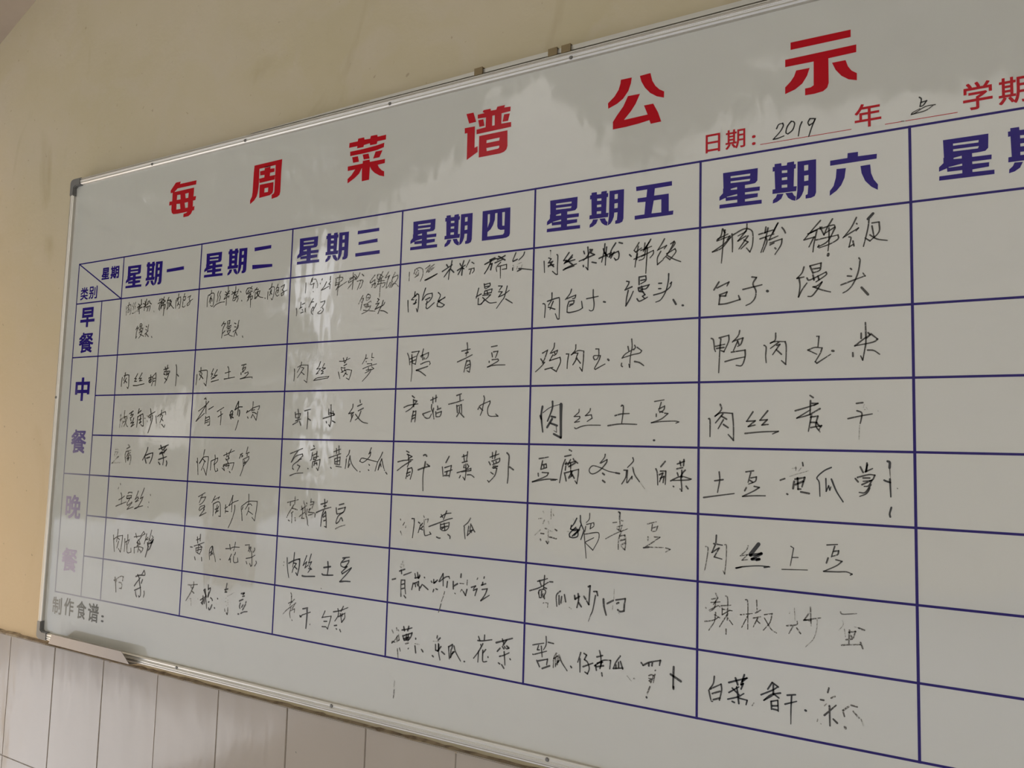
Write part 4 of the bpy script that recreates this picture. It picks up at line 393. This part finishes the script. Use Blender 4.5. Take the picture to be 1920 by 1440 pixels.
"c6r1": """2019 14704,1092 14682,1196 14622,1250;2019 14637,1236 14787,1178;2019 14711,1093 14742,1157;2019 14622,1265 14816,1212 14772,1267;2019 14741,1112 14713,1351 14691,1607;2019 14817,1242 14727,1323 14555,1426 14698,1380 14831,1229;2019 14846,1185 14854,1322 14854,1458;2019 15066,1061 15052,1164 14935,1226;2019 14861,1202 15022,1131 15124,1158 15153,1236 15146,1384 15110,1485 15059,1420;2019 15052,1164 14935,1301 15052,1239;2019 15081,1243 14950,1423;2019 15023,1296 15081,1332 14979,1426;2019 15339,1140 15325,1227;2019 15239,1239 15438,1196;2019 15254,1307 15452,1257;2019 15368,1158 15325,1345 15268,1509;2019 15339,1303 15353,1363 15297,1505;2018 15438,1240 15480,1157 15508,1102 15438,1226 15382,1337;2018 15564,1175 15592,1215 15612,1261;2018 15382,1337 15508,1293;2018 15396,1383 15564,1343 15550,1429 15466,1559;2018 15452,1389 15396,1412;2018 15466,1464 15480,1480;2018 16088,1139 16000,1235 15865,1392;2018 15865,1392 16013,1366;2018 15920,1312 16040,1269 15999,1465 15985,1578;2018 15947,1301 16107,1234;2018 16000,1365 15932,1501;2018 16246,1137 16173,1257 16133,1352 16080,1231;2018 16080,1260 16252,1224 16278,1255 16133,1337;2018 16278,1269 16185,1443 16052,1514 16066,1487;2017 16026,1411 16316,1373 16316,1430 16211,1489 16066,1529;2017 16199,1260 16198,1445 16184,1585;2029 16188,1628 16184,1649;2017 16555,1156 16484,1295 16380,1423;2017 16393,1410 16579,1306 16547,1344;2017 16555,1240 16561,1248;2017 16457,1418 16483,1435 16456,1558 16520,1523;2017 16508,1480 16520,1551;3030 16764,1128 16700,1196;2018 16713,1184 16699,1321 16640,1571;2018 16750,1258 16837,1255 16835,1393 16722,1504 16660,1455;2018 16749,1299 16773,1455;2018 16723,1421 16809,1487 16938,1522;2021 14581,2005 14655,1891;2021 14626,1979 14804,1904 14775,1961;2021 14664,2087 14775,2051 14753,2109 14671,2103 14657,2229 14776,2223 14967,2178 14945,2117;2020 15140,1859 15204,1872 15154,1963 15197,2070 15183,2172 15126,2241 15054,2273;2020 15010,2033 15283,1986;3031 15356,2083 15364,2087;2019 15864,1781 15836,1864 15768,1937 15863,1924;2019 15796,1932 15809,2048 15788,2204;2019 15788,2204 15836,2107 15903,2013;2019 15944,1774 15984,1878;2019 15944,1774 16091,1746 16077,1844 15984,1878;2019 15984,1821 16077,1815;2019 15903,1942 15944,1974 16156,1880 16156,1922 16023,2009;2019 15984,1906 15997,1978;2019 16050,1926 16063,1984;2019 15983,2077 16036,2067 16103,2016 16036,2124 15969,2203 15916,2206;2019 15996,2078 16102,2129 16213,2166;2018 16582,1725 16594,1768 16567,1932 16503,2079 16439,2156 16374,2193;2018 16473,1860 16486,1875;2018 16434,1961 16485,1970;2018 16350,2079 16516,2024 16655,1981 16630,1938;2025 16610,2136 16690,2239""",
"c6r2": """2019 14545,2732 14577,2757 14593,2884 14609,2932;2019 14663,2730 14804,2698 14804,2784 14735,2937 14688,2920;2019 14609,2853 14750,2828;2019 14625,2886 14734,2875;2019 14687,2747 14672,2935 14658,3247;2019 14965,2637 14943,2713 14858,2802;2019 14874,2787 15012,2748 14981,2839 14935,2868;2019 14935,2790 14951,2838;2019 14935,2790 14874,2928;2019 14843,2950 15042,2927 15043,3027 14997,3149 14913,3146;2019 14751,3086 14890,3052 15043,3027;2018 15313,2870 15342,2901 15335,3023 15342,3122;2018 15475,2702 15467,2801 15401,2843;2018 15401,2843 15460,2823 15605,2830 15620,2914 15612,3154 15554,3099;2018 15518,2834 15401,2919;2018 15489,2878 15533,2865 15431,3011;2018 15482,2938 15554,3009;2017 16031,2777 16059,2778 16044,2932;2017 15911,2964 16002,2931 16099,2942 16071,3022 16008,3130 16029,3153 16209,3035;2017 15911,2964 16030,3028;2025 16229,2987 16247,2991;2018 16654,2621 16658,2873 16637,3016 16616,3130 16591,3071;2018 16600,2762 16599,2834;2018 16686,2760 16711,2790 16665,2831;2018 16718,2776 16802,2852 16743,2892 16519,2932;2018 16519,2932 16665,2816;2018 16492,3024 16494,3075;2018 16677,2996 16755,3006 16825,3059""",
"c6r3": """2021 14512,3924 14533,3947 14534,4187;2020 14684,3714 14700,3792 14607,3892;2020 14607,3885 14692,3838 14862,3846 14878,4022 14879,4236 14802,4153;2020 14723,3854 14615,3985;2020 14700,3885 14778,3931;2020 14731,3939 14654,4070;2020 14732,4008 14801,4054;2020 15157,3824 15067,3961 15187,3953 15090,4036 15187,4013;2020 15364,3810 15254,3945 15357,3937 15283,4012 15371,4004;2019 15045,4135 15283,4110 15509,4100 15430,4138;2019 15937,3599 15978,3629;2019 15943,3672 15935,3870;2019 15957,3709 16040,3710 15985,3739;2019 15739,3811 15887,3767 16012,3724;2019 16067,3783 15914,3870 15760,3914;2019 15760,3914 15943,3797;2019 15956,3870 15913,4096;2019 15942,3899 16039,3885 16011,4015 16065,4102;2019 15942,3972 16025,3972;2019 15941,4045 16086,4015 16052,4073;2019 16025,3986 16066,4030;2018 16532,3714 16611,3704;2018 16424,3920 16576,3884 16726,3856;2018 16538,3813 16597,3842 16589,3927 16576,3984;0008 16569,4012 16558,4196;0008 16630,3729 16617,3771;0008 16656,3771 16669,3793;0008 16798,3814 16800,3820;0008 16630,3799 16643,3800""",
"c6r4": """2019 14673,4698 14681,4818 14650,4996;2019 14608,4829 14730,4808;2019 14445,5079 14634,5045 14892,5000;2018 15057,4684 15167,4665;2018 15128,4690 15089,4833;2018 15128,4768 15206,4750 15191,4813 15097,4856;2018 15113,4801 15160,4830;2018 15066,4905 15042,4953;2018 15175,4884 15245,4897 15175,4947 15011,5034 15175,5017 15330,5010;0010 15693,4615 15752,4606;0010 15745,4583 15745,4644;0010 15812,4604 15782,4643;0010 15663,4724 15914,4639;2017 15834,4527 15841,4572;2018 15535,4783 15596,4758;2023 15722,4791 15707,4891;2023 15737,4760 15862,4732 15825,4863;2023 15767,4743 15774,4896 15811,4894;2023 15737,4836 15840,4786;2023 15810,4932 15920,4949;2023 15625,4969 15633,4973;3016 16209,4583 16116,4631 16022,4726 16051,4792 16060,4980;3015 16137,4736 16140,4909 16172,4832 16186,4892 16200,4846;3019 16208,4741 16271,4902 16354,5039;2018 16572,4564 16606,4636;2018 16655,4510 16647,4620;2018 16661,4532 16633,4628 16722,4581;2018 16509,4721 16543,4764;2018 16537,4705 16674,4663 16748,4668 16713,4735 16605,4754;2018 16605,4710 16687,4707;2018 16591,4799 16713,4735 16672,4810 16618,4820;2018 16699,4794 16630,4900 16555,4903;2018 16685,4839 16644,4914 16562,4955;3024 16904,4480 16930,4494 16927,4567;1011 16929,4581 16935,4697;3019 16861,4729 16888,4742 16934,4755;3019 16930,4712 16938,4943;3019 16943,5079 16922,5160 16928,5202;1009 17016,4826 17020,4832""",
"c6r5": """1014 14474,5784 14515,5804 14500,5949 14468,6127;1014 14758,5737 14783,5750 14780,5940 14760,6153 14736,6109;2019 14637,5612 14629,5731;2018 14597,5734 14726,5747;2018 14621,5748 14573,5863 14670,5791;2018 14678,5791 14606,5924 14719,5945;1013 15091,5725 15068,5789 14981,5875 15083,5850 15005,5935 15083,5920;3041 15238,5690 15122,5847;3033 15122,5855 15276,5818 15145,5907 15246,5898 15207,5916;3016 14919,6052 15021,6024 15238,5991 15391,5992;3017 14927,6054 15005,6028;3016 15315,6006 15375,5990;2013 15675,5685 15712,5705 15690,5827 15667,5950;2013 15690,5835 15771,5828;2013 15556,6009 15719,5998 15894,5986;2017 16146,5628 16280,5610;2017 16244,5638 16201,5782;2017 16230,5706 16293,5693 16279,5746 16208,5774;2017 16159,5800 16137,5869;2016 16257,5814 16334,5829 16264,5894 16101,5983 16277,5973 16388,5962 16457,5985 16436,6001""",
"c6r6": """1015 14628,6434 14653,6486;1015 14572,6527 14661,6501 14597,6603;1015 14540,6688 14661,6611 14694,6623;1015 14564,6575 14693,6552;1015 14629,6552 14613,6648 14549,6703;1015 14476,6853 14598,6822 14678,6765;1015 14630,6708 14614,6836 14534,6971;1015 14614,6742 14694,6778;1015 14773,6457 14805,6500 14798,6796;1015 14710,6605 14853,6580;1015 14726,6650 14869,6656;1015 14726,6634 14726,6728 14837,6652;1015 14806,6702 14687,6904;1015 14806,6764 14877,6848;1015 14783,6922 14783,6992;1015 14486,6658 14490,6663;1015 15056,6479 15088,6514 15088,6882;1015 14987,6695 15150,6660;1015 15088,6698 15003,6870;1015 15211,6469 15219,6636;1015 15196,6646 15265,6600;1015 15165,6719 15265,6691;1015 15226,6711 15165,6841;1015 15211,6744 15257,6783;1015 15318,6654 15423,6626 15393,6751 15303,6868;1014 15318,6700 15408,6839 15483,6882;0009 15720,6515 15727,6678;0009 15661,6574 15654,6597;1016 15617,6766 15749,6734 15756,6689;1016 15705,6755 15646,6867;1016 15749,6779 15799,6846;1016 15930,6475 15936,6725;1016 15909,6566 15843,6663 16065,6602;1016 15851,6655 15937,6658;0010 16015,6626 16008,6759 15964,6897 15863,7014;1014 16311,6494 16338,6520 16510,6492;0009 16331,6601 16344,6657 16288,6736;0009 16357,6713 16370,6812;0009 16481,6667 16548,6680;1017 16535,6675 16602,6694;1017 16419,6719 16411,6892;1017 16412,6748 16494,6723 16466,6813;1017 16439,6788 16452,6815;1017 16377,6847 16452,6829;1017 16321,6927 16411,6907 16560,6885;1017 16554,6858 16580,6932""",
"c6r7": """2020 14618,7604 14603,7707 14547,7794;2020 14539,7810 14572,7944 14596,7955;2020 14555,7792 14715,7696 14723,7779 14692,7922;2020 14588,7848 14699,7798;2020 14604,7930 14700,7890;3022 14825,7655 14950,7604 15082,7552;3022 14919,7578 14951,7664;3022 15043,7513 14997,7657;3022 15074,7553 15013,7609;3019 14997,7657 15028,7636 14997,7717;3019 14826,7792 14966,7692;3019 14873,7723 14967,7798;3019 14935,7697 14951,7771;3019 14811,7886 14951,7831 15036,7771;3019 14951,7801 14967,7919;3019 14873,7906 14905,7915;3019 14967,7844 15082,7854 15067,7917;1010 15151,7916 15174,7875;3019 15423,7556 15363,7655;3019 15423,7556 15505,7602;3019 15273,7745 15423,7660 15497,7603;3019 15438,7583 15438,7717;3019 15534,7678 15408,7722 15310,7813 15423,7734;3018 15438,7702 15512,7748;3019 15408,7811 15415,7914;3018 15408,7811 15497,7781 15504,7927;3018 15423,7868 15497,7854;3018 15437,7909 15497,7913;3018 15622,7692 15731,7666;3018 15593,7815 15746,7751;3018 15680,7689 15673,7823 15670,7940;2013 15670,7940 15669,8065;3025 15857,7848 15866,7852;2018 16158,7506 16144,7566;2018 16052,7675 16094,7675;1016 16185,7631 16234,7601;2020 16164,7735 16169,7991;2020 16100,7868 16247,7713;2020 16211,7897 16259,7938;0011 16016,7934 16008,7964;0011 16050,7985 16057,7989;0011 16101,7746 16129,7712;0011 16551,7834 16577,7913;1017 16329,7762 16349,7836;1017 16336,7761 16404,7698;1017 16431,7679 16506,7687;1017 16458,7752 16524,7824;1027 16354,7969 16361,7985""",
"date": """3017 15491,-304 15520,-359 15576,-368 15585,-327 15538,-246 15444,-153 15500,-153 15594,-175;3017 15697,-375 15641,-306 15622,-220 15650,-195 15715,-242 15743,-326 15725,-365 15697,-371;3017 15844,-336 15817,-272 15794,-138;3017 16008,-354 15954,-364 15926,-311 15944,-268 15999,-297 16026,-350 15981,-241 15935,-103;3015 17348,-386 17372,-353 17354,-256;3015 17363,-309 17435,-322 17394,-266 17354,-256;2012 17536,-246 17418,-243 17289,-176 17249,-166 17266,-190 17354,-228;2012 17257,-168 17417,-188 17512,-242;1008 17127,-97 17176,-91""",
"lone": """0017 8851,8625 8840,8719;1017 8849,8764 8835,8917;1017 6734,7898 6731,7914;1016 6528,10325 6536,10336""",
}
GLYPH = {
"t1": """1626,-1422 1804,-1588 1981,-1587 1962,-1532 2545,-1532 2539,-1434 1883,-1437 1777,-1367 2475,-1370 2476,-1275 2471,-1161 2564,-1158 2550,-1066 2464,-1063 2470,-921 2531,-928 2524,-835 2463,-828 2423,-760 2333,-715 2152,-712 2152,-796 2246,-805 2284,-826 1943,-824 1781,-834 1721,-874 1697,-952 1694,-1064 1605,-1061 1611,-1156 1709,-1153 1706,-1356 1632,-1356|1883,-1277 1995,-1272 2014,-1158 1878,-1161|2171,-1267 2289,-1271 2284,-1156 2197,-1156|1879,-1065 2001,-1054 2029,-928 1884,-932|2168,-1052 2285,-1056 2290,-925 2203,-926""",
"t2": """4455,-1562 5301,-1566 5291,-1262 5294,-860 5278,-793 5211,-756 5042,-738 5036,-828 5098,-850 5111,-887 5111,-1470 5084,-1470 4945,-1466 4618,-1464 4626,-1147 4622,-1053 4604,-930 4577,-855 4506,-778 4383,-713 4376,-797 4426,-877 4440,-977 4445,-1412;4778,-1454 4961,-1463 4954,-1413 5084,-1404 5084,-1326 4956,-1323 4950,-1254 5111,-1252 5103,-1152 4643,-1144 4624,-1242 4782,-1249 4784,-1303 4652,-1312 4639,-1405 4781,-1406;4782,-1461 4955,-1468 4965,-1486 4770,-1482;4651,-1104 5074,-1102 5077,-923 5060,-863 4982,-828 4657,-812|4812,-1005 4920,-1004 4917,-908 4808,-912""",
"t3": """7186,-1578 7403,-1575 7411,-1628 7567,-1627 7581,-1579 7724,-1571 7739,-1623 7902,-1619 7916,-1576 8128,-1578 8127,-1480 7915,-1483 7901,-1431 7732,-1435 7718,-1478 7570,-1468 7561,-1429 7394,-1431 7397,-1476 7181,-1478;7215,-1394 7563,-1392 7903,-1404 8091,-1424 8085,-1336 7908,-1305 7568,-1297 7220,-1302;7275,-1270 7426,-1267 7462,-1148 7305,-1151;7546,-1278 7701,-1274 7735,-1165 7581,-1173;7876,-1284 8054,-1280 7983,-1150 7821,-1150;7168,-1096 7557,-1096 7559,-1149 7736,-1147 7744,-1100 8125,-1094 8124,-1011 7947,-1005 7983,-945 8053,-881 8116,-849 8121,-746 8003,-782 7876,-856 7793,-931 7750,-1001 7742,-739 7554,-736 7544,-1008 7476,-902 7364,-829 7182,-748 7177,-840 7278,-906 7366,-1005 7173,-1004""",
"t4": """10001,-1617 10156,-1614 10221,-1428 10067,-1425;9974,-1356 10197,-1350 10202,-949 10269,-969 10273,-860 10040,-750 10036,-1252 9978,-1254;10248,-1555 10394,-1557 10352,-1584 10371,-1616 10522,-1613 10529,-1575 10642,-1571 10661,-1621 10823,-1619 10810,-1577 10941,-1568 10938,-1484 10757,-1480 10758,-1292 10960,-1284 10963,-1195 10235,-1193 10232,-1280 10425,-1289 10429,-1469 10251,-1481|10563,-1474 10614,-1473 10616,-1288 10564,-1289;10262,-1451 10372,-1448 10403,-1320 10293,-1318;10809,-1452 10930,-1446 10894,-1315 10778,-1320;10294,-1150 10889,-1147 10898,-862 10880,-803 10831,-767 10751,-750 10298,-752|10459,-1043 10731,-1043 10723,-991 10456,-990|10459,-899 10726,-897 10727,-866 10707,-847 10467,-840""",
"t5": """13028,-1591 13218,-1588 13206,-1495 13163,-1374 13074,-1263 12967,-1198 12812,-1146 12806,-1240 12919,-1330 12990,-1429 13020,-1527;13356,-1583 13536,-1590 13568,-1458 13621,-1361 13691,-1286 13769,-1236 13766,-1135 13649,-1180 13536,-1260 13447,-1365 13384,-1482;13155,-1289 13364,-1284 13291,-1131 13213,-1026 13094,-903 13497,-914 13433,-1076 13590,-1074 13670,-917 13727,-754 13551,-750 13528,-814 13349,-793 13127,-779 12901,-779 12899,-906 12970,-1005 13077,-1132""",
"t6": """15689,-1561 16504,-1550 16503,-1441 15689,-1449;15613,-1318 16575,-1315 16574,-1203 16207,-1200 16209,-837 16189,-772 16133,-731 16013,-718 15888,-722 15888,-824 15965,-825 16006,-847 16007,-1199 15613,-1206;15766,-1121 15954,-1118 15917,-1007 15852,-907 15753,-840 15612,-799 15612,-901 15687,-970 15737,-1039;16254,-1123 16434,-1120 16464,-1022 16510,-951 16579,-897 16578,-794 16471,-831 16378,-903 16301,-1008""",
"星": """50,-539 564,-534 558,-348 525,-312 445,-307 378,-306 378,-258 594,-253 591,-192 378,-195 378,-163 565,-157 562,-100 378,-91 378,-57 620,-50 620,7 -3,0 0,-58 264,-59 264,-101 93,-104 90,-153 -3,-121 -1,-180 51,-229 51,-302 58,-298|165,-472 455,-468 451,-437 165,-444|165,-395 455,-389 445,-359 165,-367|168,-279 261,-293 261,-257 168,-264|107,-165 264,-187 264,-159 114,-158""",
"期": """26,-583 121,-581 124,-539 197,-537 204,-576 299,-578 299,-534 324,-536 322,-472 299,-470 292,-211 336,-208 327,-138 -5,-142 -2,-207 34,-209 26,-476 0,-473 0,-542 26,-542|129,-470 204,-464 204,-427 129,-432|129,-364 203,-364 203,-323 129,-326|127,-256 203,-253 203,-211 126,-215;62,-130 152,-124 120,-54 62,-14 0,0 4,-50 43,-85;177,-129 273,-126 298,-75 323,-58 314,3 266,-13 215,-54;346,-566 599,-560 596,-79 578,-29 528,-9 454,-9 454,-60 482,-69 492,-194 436,-196 430,-130 404,-67 373,-24 323,2 342,-143|437,-497 493,-498 490,-418 437,-417|437,-346 495,-347 492,-268 436,-265""",
"六": """16220,299 16445,297 16449,229 16583,233 16582,295 16821,301 16817,369 16220,372;16304,432 16426,438 16407,573 16364,671 16304,740 16211,803 16214,733 16263,668 16293,555;16612,439 16736,437 16746,561 16779,656 16830,731 16827,807 16750,755 16670,659 16625,542""",
"五": """13319,239 13912,236 13913,308 13634,311 13623,426 13862,428 13865,707 13940,706 13934,771 13302,773 13301,709 13465,706 13481,506 13346,499 13348,431 13495,432 13506,310 13323,310|13618,504 13741,503 13743,710 13583,706""",
"四": """10420,250 10994,254 10997,722 10980,763 10931,785 10857,790 10420,786|10531,320 10576,320 10574,452 10533,563|10684,321 10731,321 10734,560 10750,606 10801,634 10883,638 10878,697 10854,722 10533,720 10536,640 10598,598 10647,527 10681,433|10829,323 10885,323 10880,567 10837,562""",
"三": """7513,255 8053,257 8056,320 7507,324;7543,480 8021,463 8024,534 7540,540;7470,698 8086,698 8090,768 7474,767""",
"二": """4602,271 5112,269 5109,341 4608,352;4559,645 5169,680 5173,741 4567,740""",
"一": """1677,465 2287,449 2295,530 1674,538""",
}
WEEK = {"一": (135,790,908,810), "二": (3006,783,3781,806), "三": (5892,769,6682,799), "四": (8827,785,9610,810), "五": (11725,787,12515,806), "日": (17566,794,18342,817), "六": (14658,776,15435,805), }
SMALL = [("星",-874,196,-554,495,"blue"), ("期",-505,187,-163,506,"blue"), ("类",-1725,621,-1396,948,"blue"), ("别",-1362,620,-1012,944,"blue"), ("早",-1650,1152,-1040,1654,"blue"), ("餐",-1638,1788,-1022,2305,"blue"), ("中",-1650,2923,-1040,3511,"blue"), ("餐",-1662,4224,-1024,4810,"blue"), ("晚",-1686,5831,-1052,6417,"blue"), ("餐",-1697,7131,-1033,7695,"blue"), ("制",-1946,8349,-1550,8763,"grey"), ("作",-1444,8320,-1046,8741,"grey"), ("食",-920,8330,-533,8753,"grey"), ("谱",-455,8327,-29,8763,"grey"), (":",80,8558,181,8716,"grey"), ("日",14440,-399,14663,-111,"red"), ("期",14744,-410,15038,-111,"red"), (":",15136,-267,15190,-116,"red"), ("年",16544,-436,16882,-98,"red"), ("学",17855,-455,18187,-85,"red"), ("期",18253,-435,18583,-83,"red"), ]
RULES = [((15260,-107),(16498,-104)),((16930,-93),(17787,-89))]

# ---------------------------------------------------------------- ruled lines
YR = [0, .3597, .8394, 1.178, 1.5162, 1.854, 2.1933, 2.5307, 2.8662]
XC = {'a': -.652, 's': -.2738, 1: 0.0, 2: 1.0, 3: 1.995, 4: 3.0, 5: 4.0, 6: 5.003, 7: 6.0, 8: 7.0}
LW = 0.0124 * U
def line(x0, z0, x1, z1, wd, mt, parent=None, y=BF - 0.00018, name='ruled_line'):
    bm = bmesh.new(); d = Vector((x1 - x0, 0, z1 - z0)).normalized() * wd / 2; nrm = Vector((-d.z, 0, d.x))
    P0, P1 = Vector((x0, y, z0)) - d, Vector((x1, y, z1)) + d
    bm.faces.new([bm.verts.new(q) for q in (P0 + nrm, P0 - nrm, P1 - nrm, P1 + nrm)])
    bmesh.ops.recalc_face_normals(bm, faces=bm.faces[:])
    for f in bm.faces:
        if f.normal.y > 0: f.normal_flip()
    return obj(name, shift(bm), mt, parent or board)
for k, yr in enumerate(YR):
    xs = XC['s'] if k in (3, 4, 6, 7) else XC['a']
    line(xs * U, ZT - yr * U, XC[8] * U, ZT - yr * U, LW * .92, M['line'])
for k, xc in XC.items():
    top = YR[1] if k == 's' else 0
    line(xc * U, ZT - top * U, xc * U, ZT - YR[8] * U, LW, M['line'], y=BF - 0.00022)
line(XC['a'] * U, ZT, 0.0, ZT - YR[1] * U, LW * .9, M['line'], y=BF - 0.00026)
for (x0, y0_), (x1, y1_) in RULES:
    line(x0 * 1e-4, ZT - y0_ * 1e-4, x1 * 1e-4, ZT - y1_ * 1e-4, 0.0009, M['red'], name='underline')

# ---------------------------------------------------------------- printed characters
def fill(bm, loops, y):
    """loops: outer ring then holes, (x, z) in metres"""
    vs = [[Vector((x, z, 0)) for x, z in lp] for lp in loops]
    flat = [bm.verts.new((x, y, z)) for lp in loops for x, z in lp]
    for tri in tessellate_polygon(vs):
        try: f = bm.faces.new([flat[i] for i in tri])
        except ValueError: continue
        f.normal_update()
        if f.normal.y > 0: f.normal_flip()
def parse(s): return [[[tuple(int(c) for c in p.split(',')) for p in lp.split()] for lp in poly.split('|')] for poly in s.split(';')]
def glyph(key, ax, ay, mt, name='printed_character'):
    bm = bmesh.new()
    for loops in parse(GLYPH[key]):
        fill(bm, [[((x + ax) * 1e-4, ZT - (y + ay) * 1e-4) for x, y in lp] for lp in loops], BF - 0.0002)
    return obj(name, shift(bm), mt, board)
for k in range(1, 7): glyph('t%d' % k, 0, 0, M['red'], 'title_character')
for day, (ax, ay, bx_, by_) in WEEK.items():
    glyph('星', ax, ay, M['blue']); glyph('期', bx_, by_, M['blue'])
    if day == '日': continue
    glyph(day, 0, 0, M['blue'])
def font_char(ch, x0, y0, x1, y1, col):
    """a printed character of the built-in font, fitted to its box on the board"""
    cu = bpy.data.curves.new('char', 'FONT'); cu.body = ch; cu.resolution_u = 4
    reach = {'blue': 0.034, 'red': 0.012, 'grey': 0.016}[col] * (0.55 if ch in '餐晚类别' else 1)
    to = bpy.data.objects.new('char', cu); C.objects.link(to)
    me = bpy.data.meshes.new_from_object(to.evaluated_get(bpy.context.evaluated_depsgraph_get()))
    bpy.data.objects.remove(to); bpy.data.curves.remove(cu)
    bm = bmesh.new(); bm.from_mesh(me); bpy.data.meshes.remove(me)
    bm.verts.index_update(); xs = [v.co.x for v in bm.verts]; ys = [v.co.y for v in bm.verts]
    if not xs: bm.free(); return
    mx, Mx, my, My = min(xs), max(xs), min(ys), max(ys)
    base_v = [v.co.copy() for v in bm.verts]; faces = [[v.index for v in f.verts] for f in bm.faces]
    out = bmesh.new()                      # thickened by overlaying shifted copies, like a heavier weight of the face
    W, Hh = Mx - mx + 2 * reach, My - my + 2 * reach
    for q, (sx, sy) in enumerate(((0, 0), (1, 1), (-1, 1), (1, -1), (-1, -1), (1, 0), (-1, 0), (0, 1), (0, -1))):
        vs = []
        for co in base_v:
            fx, fy = (co.x - mx + reach * (1 + sx)) / W, (co.y - my + reach * (1 + sy)) / Hh
            vs.append(out.verts.new(((x0 + fx * (x1 - x0)) * 1e-4, BF - 0.0002 - q * 1.2e-5, ZT - (y1 + fy * (y0 - y1)) * 1e-4)))
        for f in faces: out.faces.new([vs[i] for i in f])
    bm.free(); bm = out
    for f in bm.faces:
        f.normal_update()
        if f.normal.y > 0: f.normal_flip()
    obj('printed_character', shift(bm), M[col], board)
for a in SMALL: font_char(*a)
# the Sunday column's last character, outside the frame
font_char('日', 19150, 180, 19720, 780, 'blue')

# ---------------------------------------------------------------- marker handwriting, one part per cell of the table
def catmull(P, n=4):
    if len(P) < 3: return P
    out = []
    for i in range(len(P) - 1):
        p0 = P[i-1] if i else P[0] * 2 - P[1]; p1, p2 = P[i], P[i+1]; p3 = P[i+2] if i + 2 < len(P) else P[-1] * 2 - P[-2]
        for k in range(n):
            t = k / n
            out.append(0.5 * ((2*p1) + (p2-p0)*t + (2*p0-5*p1+4*p2-p3)*t*t + (3*p1-p0-3*p2+p3)*t**3))
    out.append(P[-1]); return out
def smooth_path(P):
    """split at sharp turns, smooth the rest"""
    runs = []; cur = [P[0]]
    for i in range(1, len(P)):
        cur.append(P[i])
        if i < len(P) - 1:
            a, b = P[i] - P[i-1], P[i+1] - P[i]
            if a.length > 0 and b.length > 0 and a.angle(b) > 1.25: runs.append(cur); cur = [P[i]]
    runs.append(cur)
    return [catmull(r) for r in runs]
def stroke(bm, P, wd, y, mi, rng):
    total = max(sum((P[i+1] - P[i]).length for i in range(len(P) - 1)), 1e-6)
    for ri, run in enumerate(smooth_path(P)):
        n = len(run); L = []; s = 0
        for i, p in enumerate(run):
            t = run[min(i+1, n-1)] - run[max(i-1, 0)]
            if t.length < 1e-9: t = Vector((1, 0))
            t.normalize(); nr = Vector((-t.y, t.x))
            fr = i / max(n - 1, 1)
            hw = wd / 2 * (1.08 - 0.30 * fr * (1 if total > wd * 6 else 0)) * (0.92 + 0.16 * rng.random())
            L.append((p + nr * hw, p - nr * hw, hw, t))
        vs = [(bm.verts.new((a.x, y, a.y)), bm.verts.new((b.x, y, b.y))) for a, b, _, _ in L]
        for i in range(n - 1):
            f = bm.faces.new((vs[i][0], vs[i][1], vs[i+1][1], vs[i+1][0])); f.material_index = mi
        for end, sg in ((0, -1), (n - 1, 1)):          # round ends
            a, b, hw, t = L[end]; c0 = (a + b) / 2; nr = (a - b).normalized()
            arc = [c0 + (nr * math.cos(q) + t * sg * math.sin(q)) * hw for q in (PI * .25, PI * .5, PI * .75)]
            ring = [vs[end][0]] + [bm.verts.new((q.x, y, q.y)) for q in arc] + [vs[end][1]]
            bm.faces.new(ring).material_index = mi
def handwriting(key, text):
    """strokes lying close together make one written character, a part of its own"""
    S = []
    for st in text.split(';'):
        hd, *pts = st.split()
        P = [Vector((int(p.split(',')[0]) * 1e-4, ZT - int(p.split(',')[1]) * 1e-4)) for p in pts]
        S.append((int(hd[0]), int(hd[1:]) * 1.14e-4 + 0.0001, P))
    G = 0.0019
    groups = []
    for s in S:
        bb = [min(p.x for p in s[2]) - G, max(p.x for p in s[2]) + G, min(p.y for p in s[2]) - G * 2.4, max(p.y for p in s[2]) + G * 2.4]
        hit = [g for g in groups if any(a[0] < bb[1] and bb[0] < a[1] and a[2] < bb[3] and bb[2] < a[3] for a, _ in g)]
        new = [(bb, s)]
        for g in hit: new += g; groups.remove(g)
        groups.append(new)
    groups.sort(key=lambda g: (round(-max(a[3] for a, _ in g) / 0.05), min(a[0] for a, _ in g)))
    for gi, g in enumerate(groups):
        bm = bmesh.new(); rng = random.Random(key + str(gi)); used = []
        for _, (k, wd, P) in g:
            if k not in used: used.append(k)
            stroke(bm, P, wd, BF - 0.00032 - 0.000004 * len(used), used.index(k), rng)
        for f in bm.faces:
            f.normal_update()
            if f.normal.y > 0: f.normal_flip()
        obj('handwritten_character', shift(bm), [M['ink%d' % k] for k in used], board)
for key, text in INK.items(): handwriting(key, text)
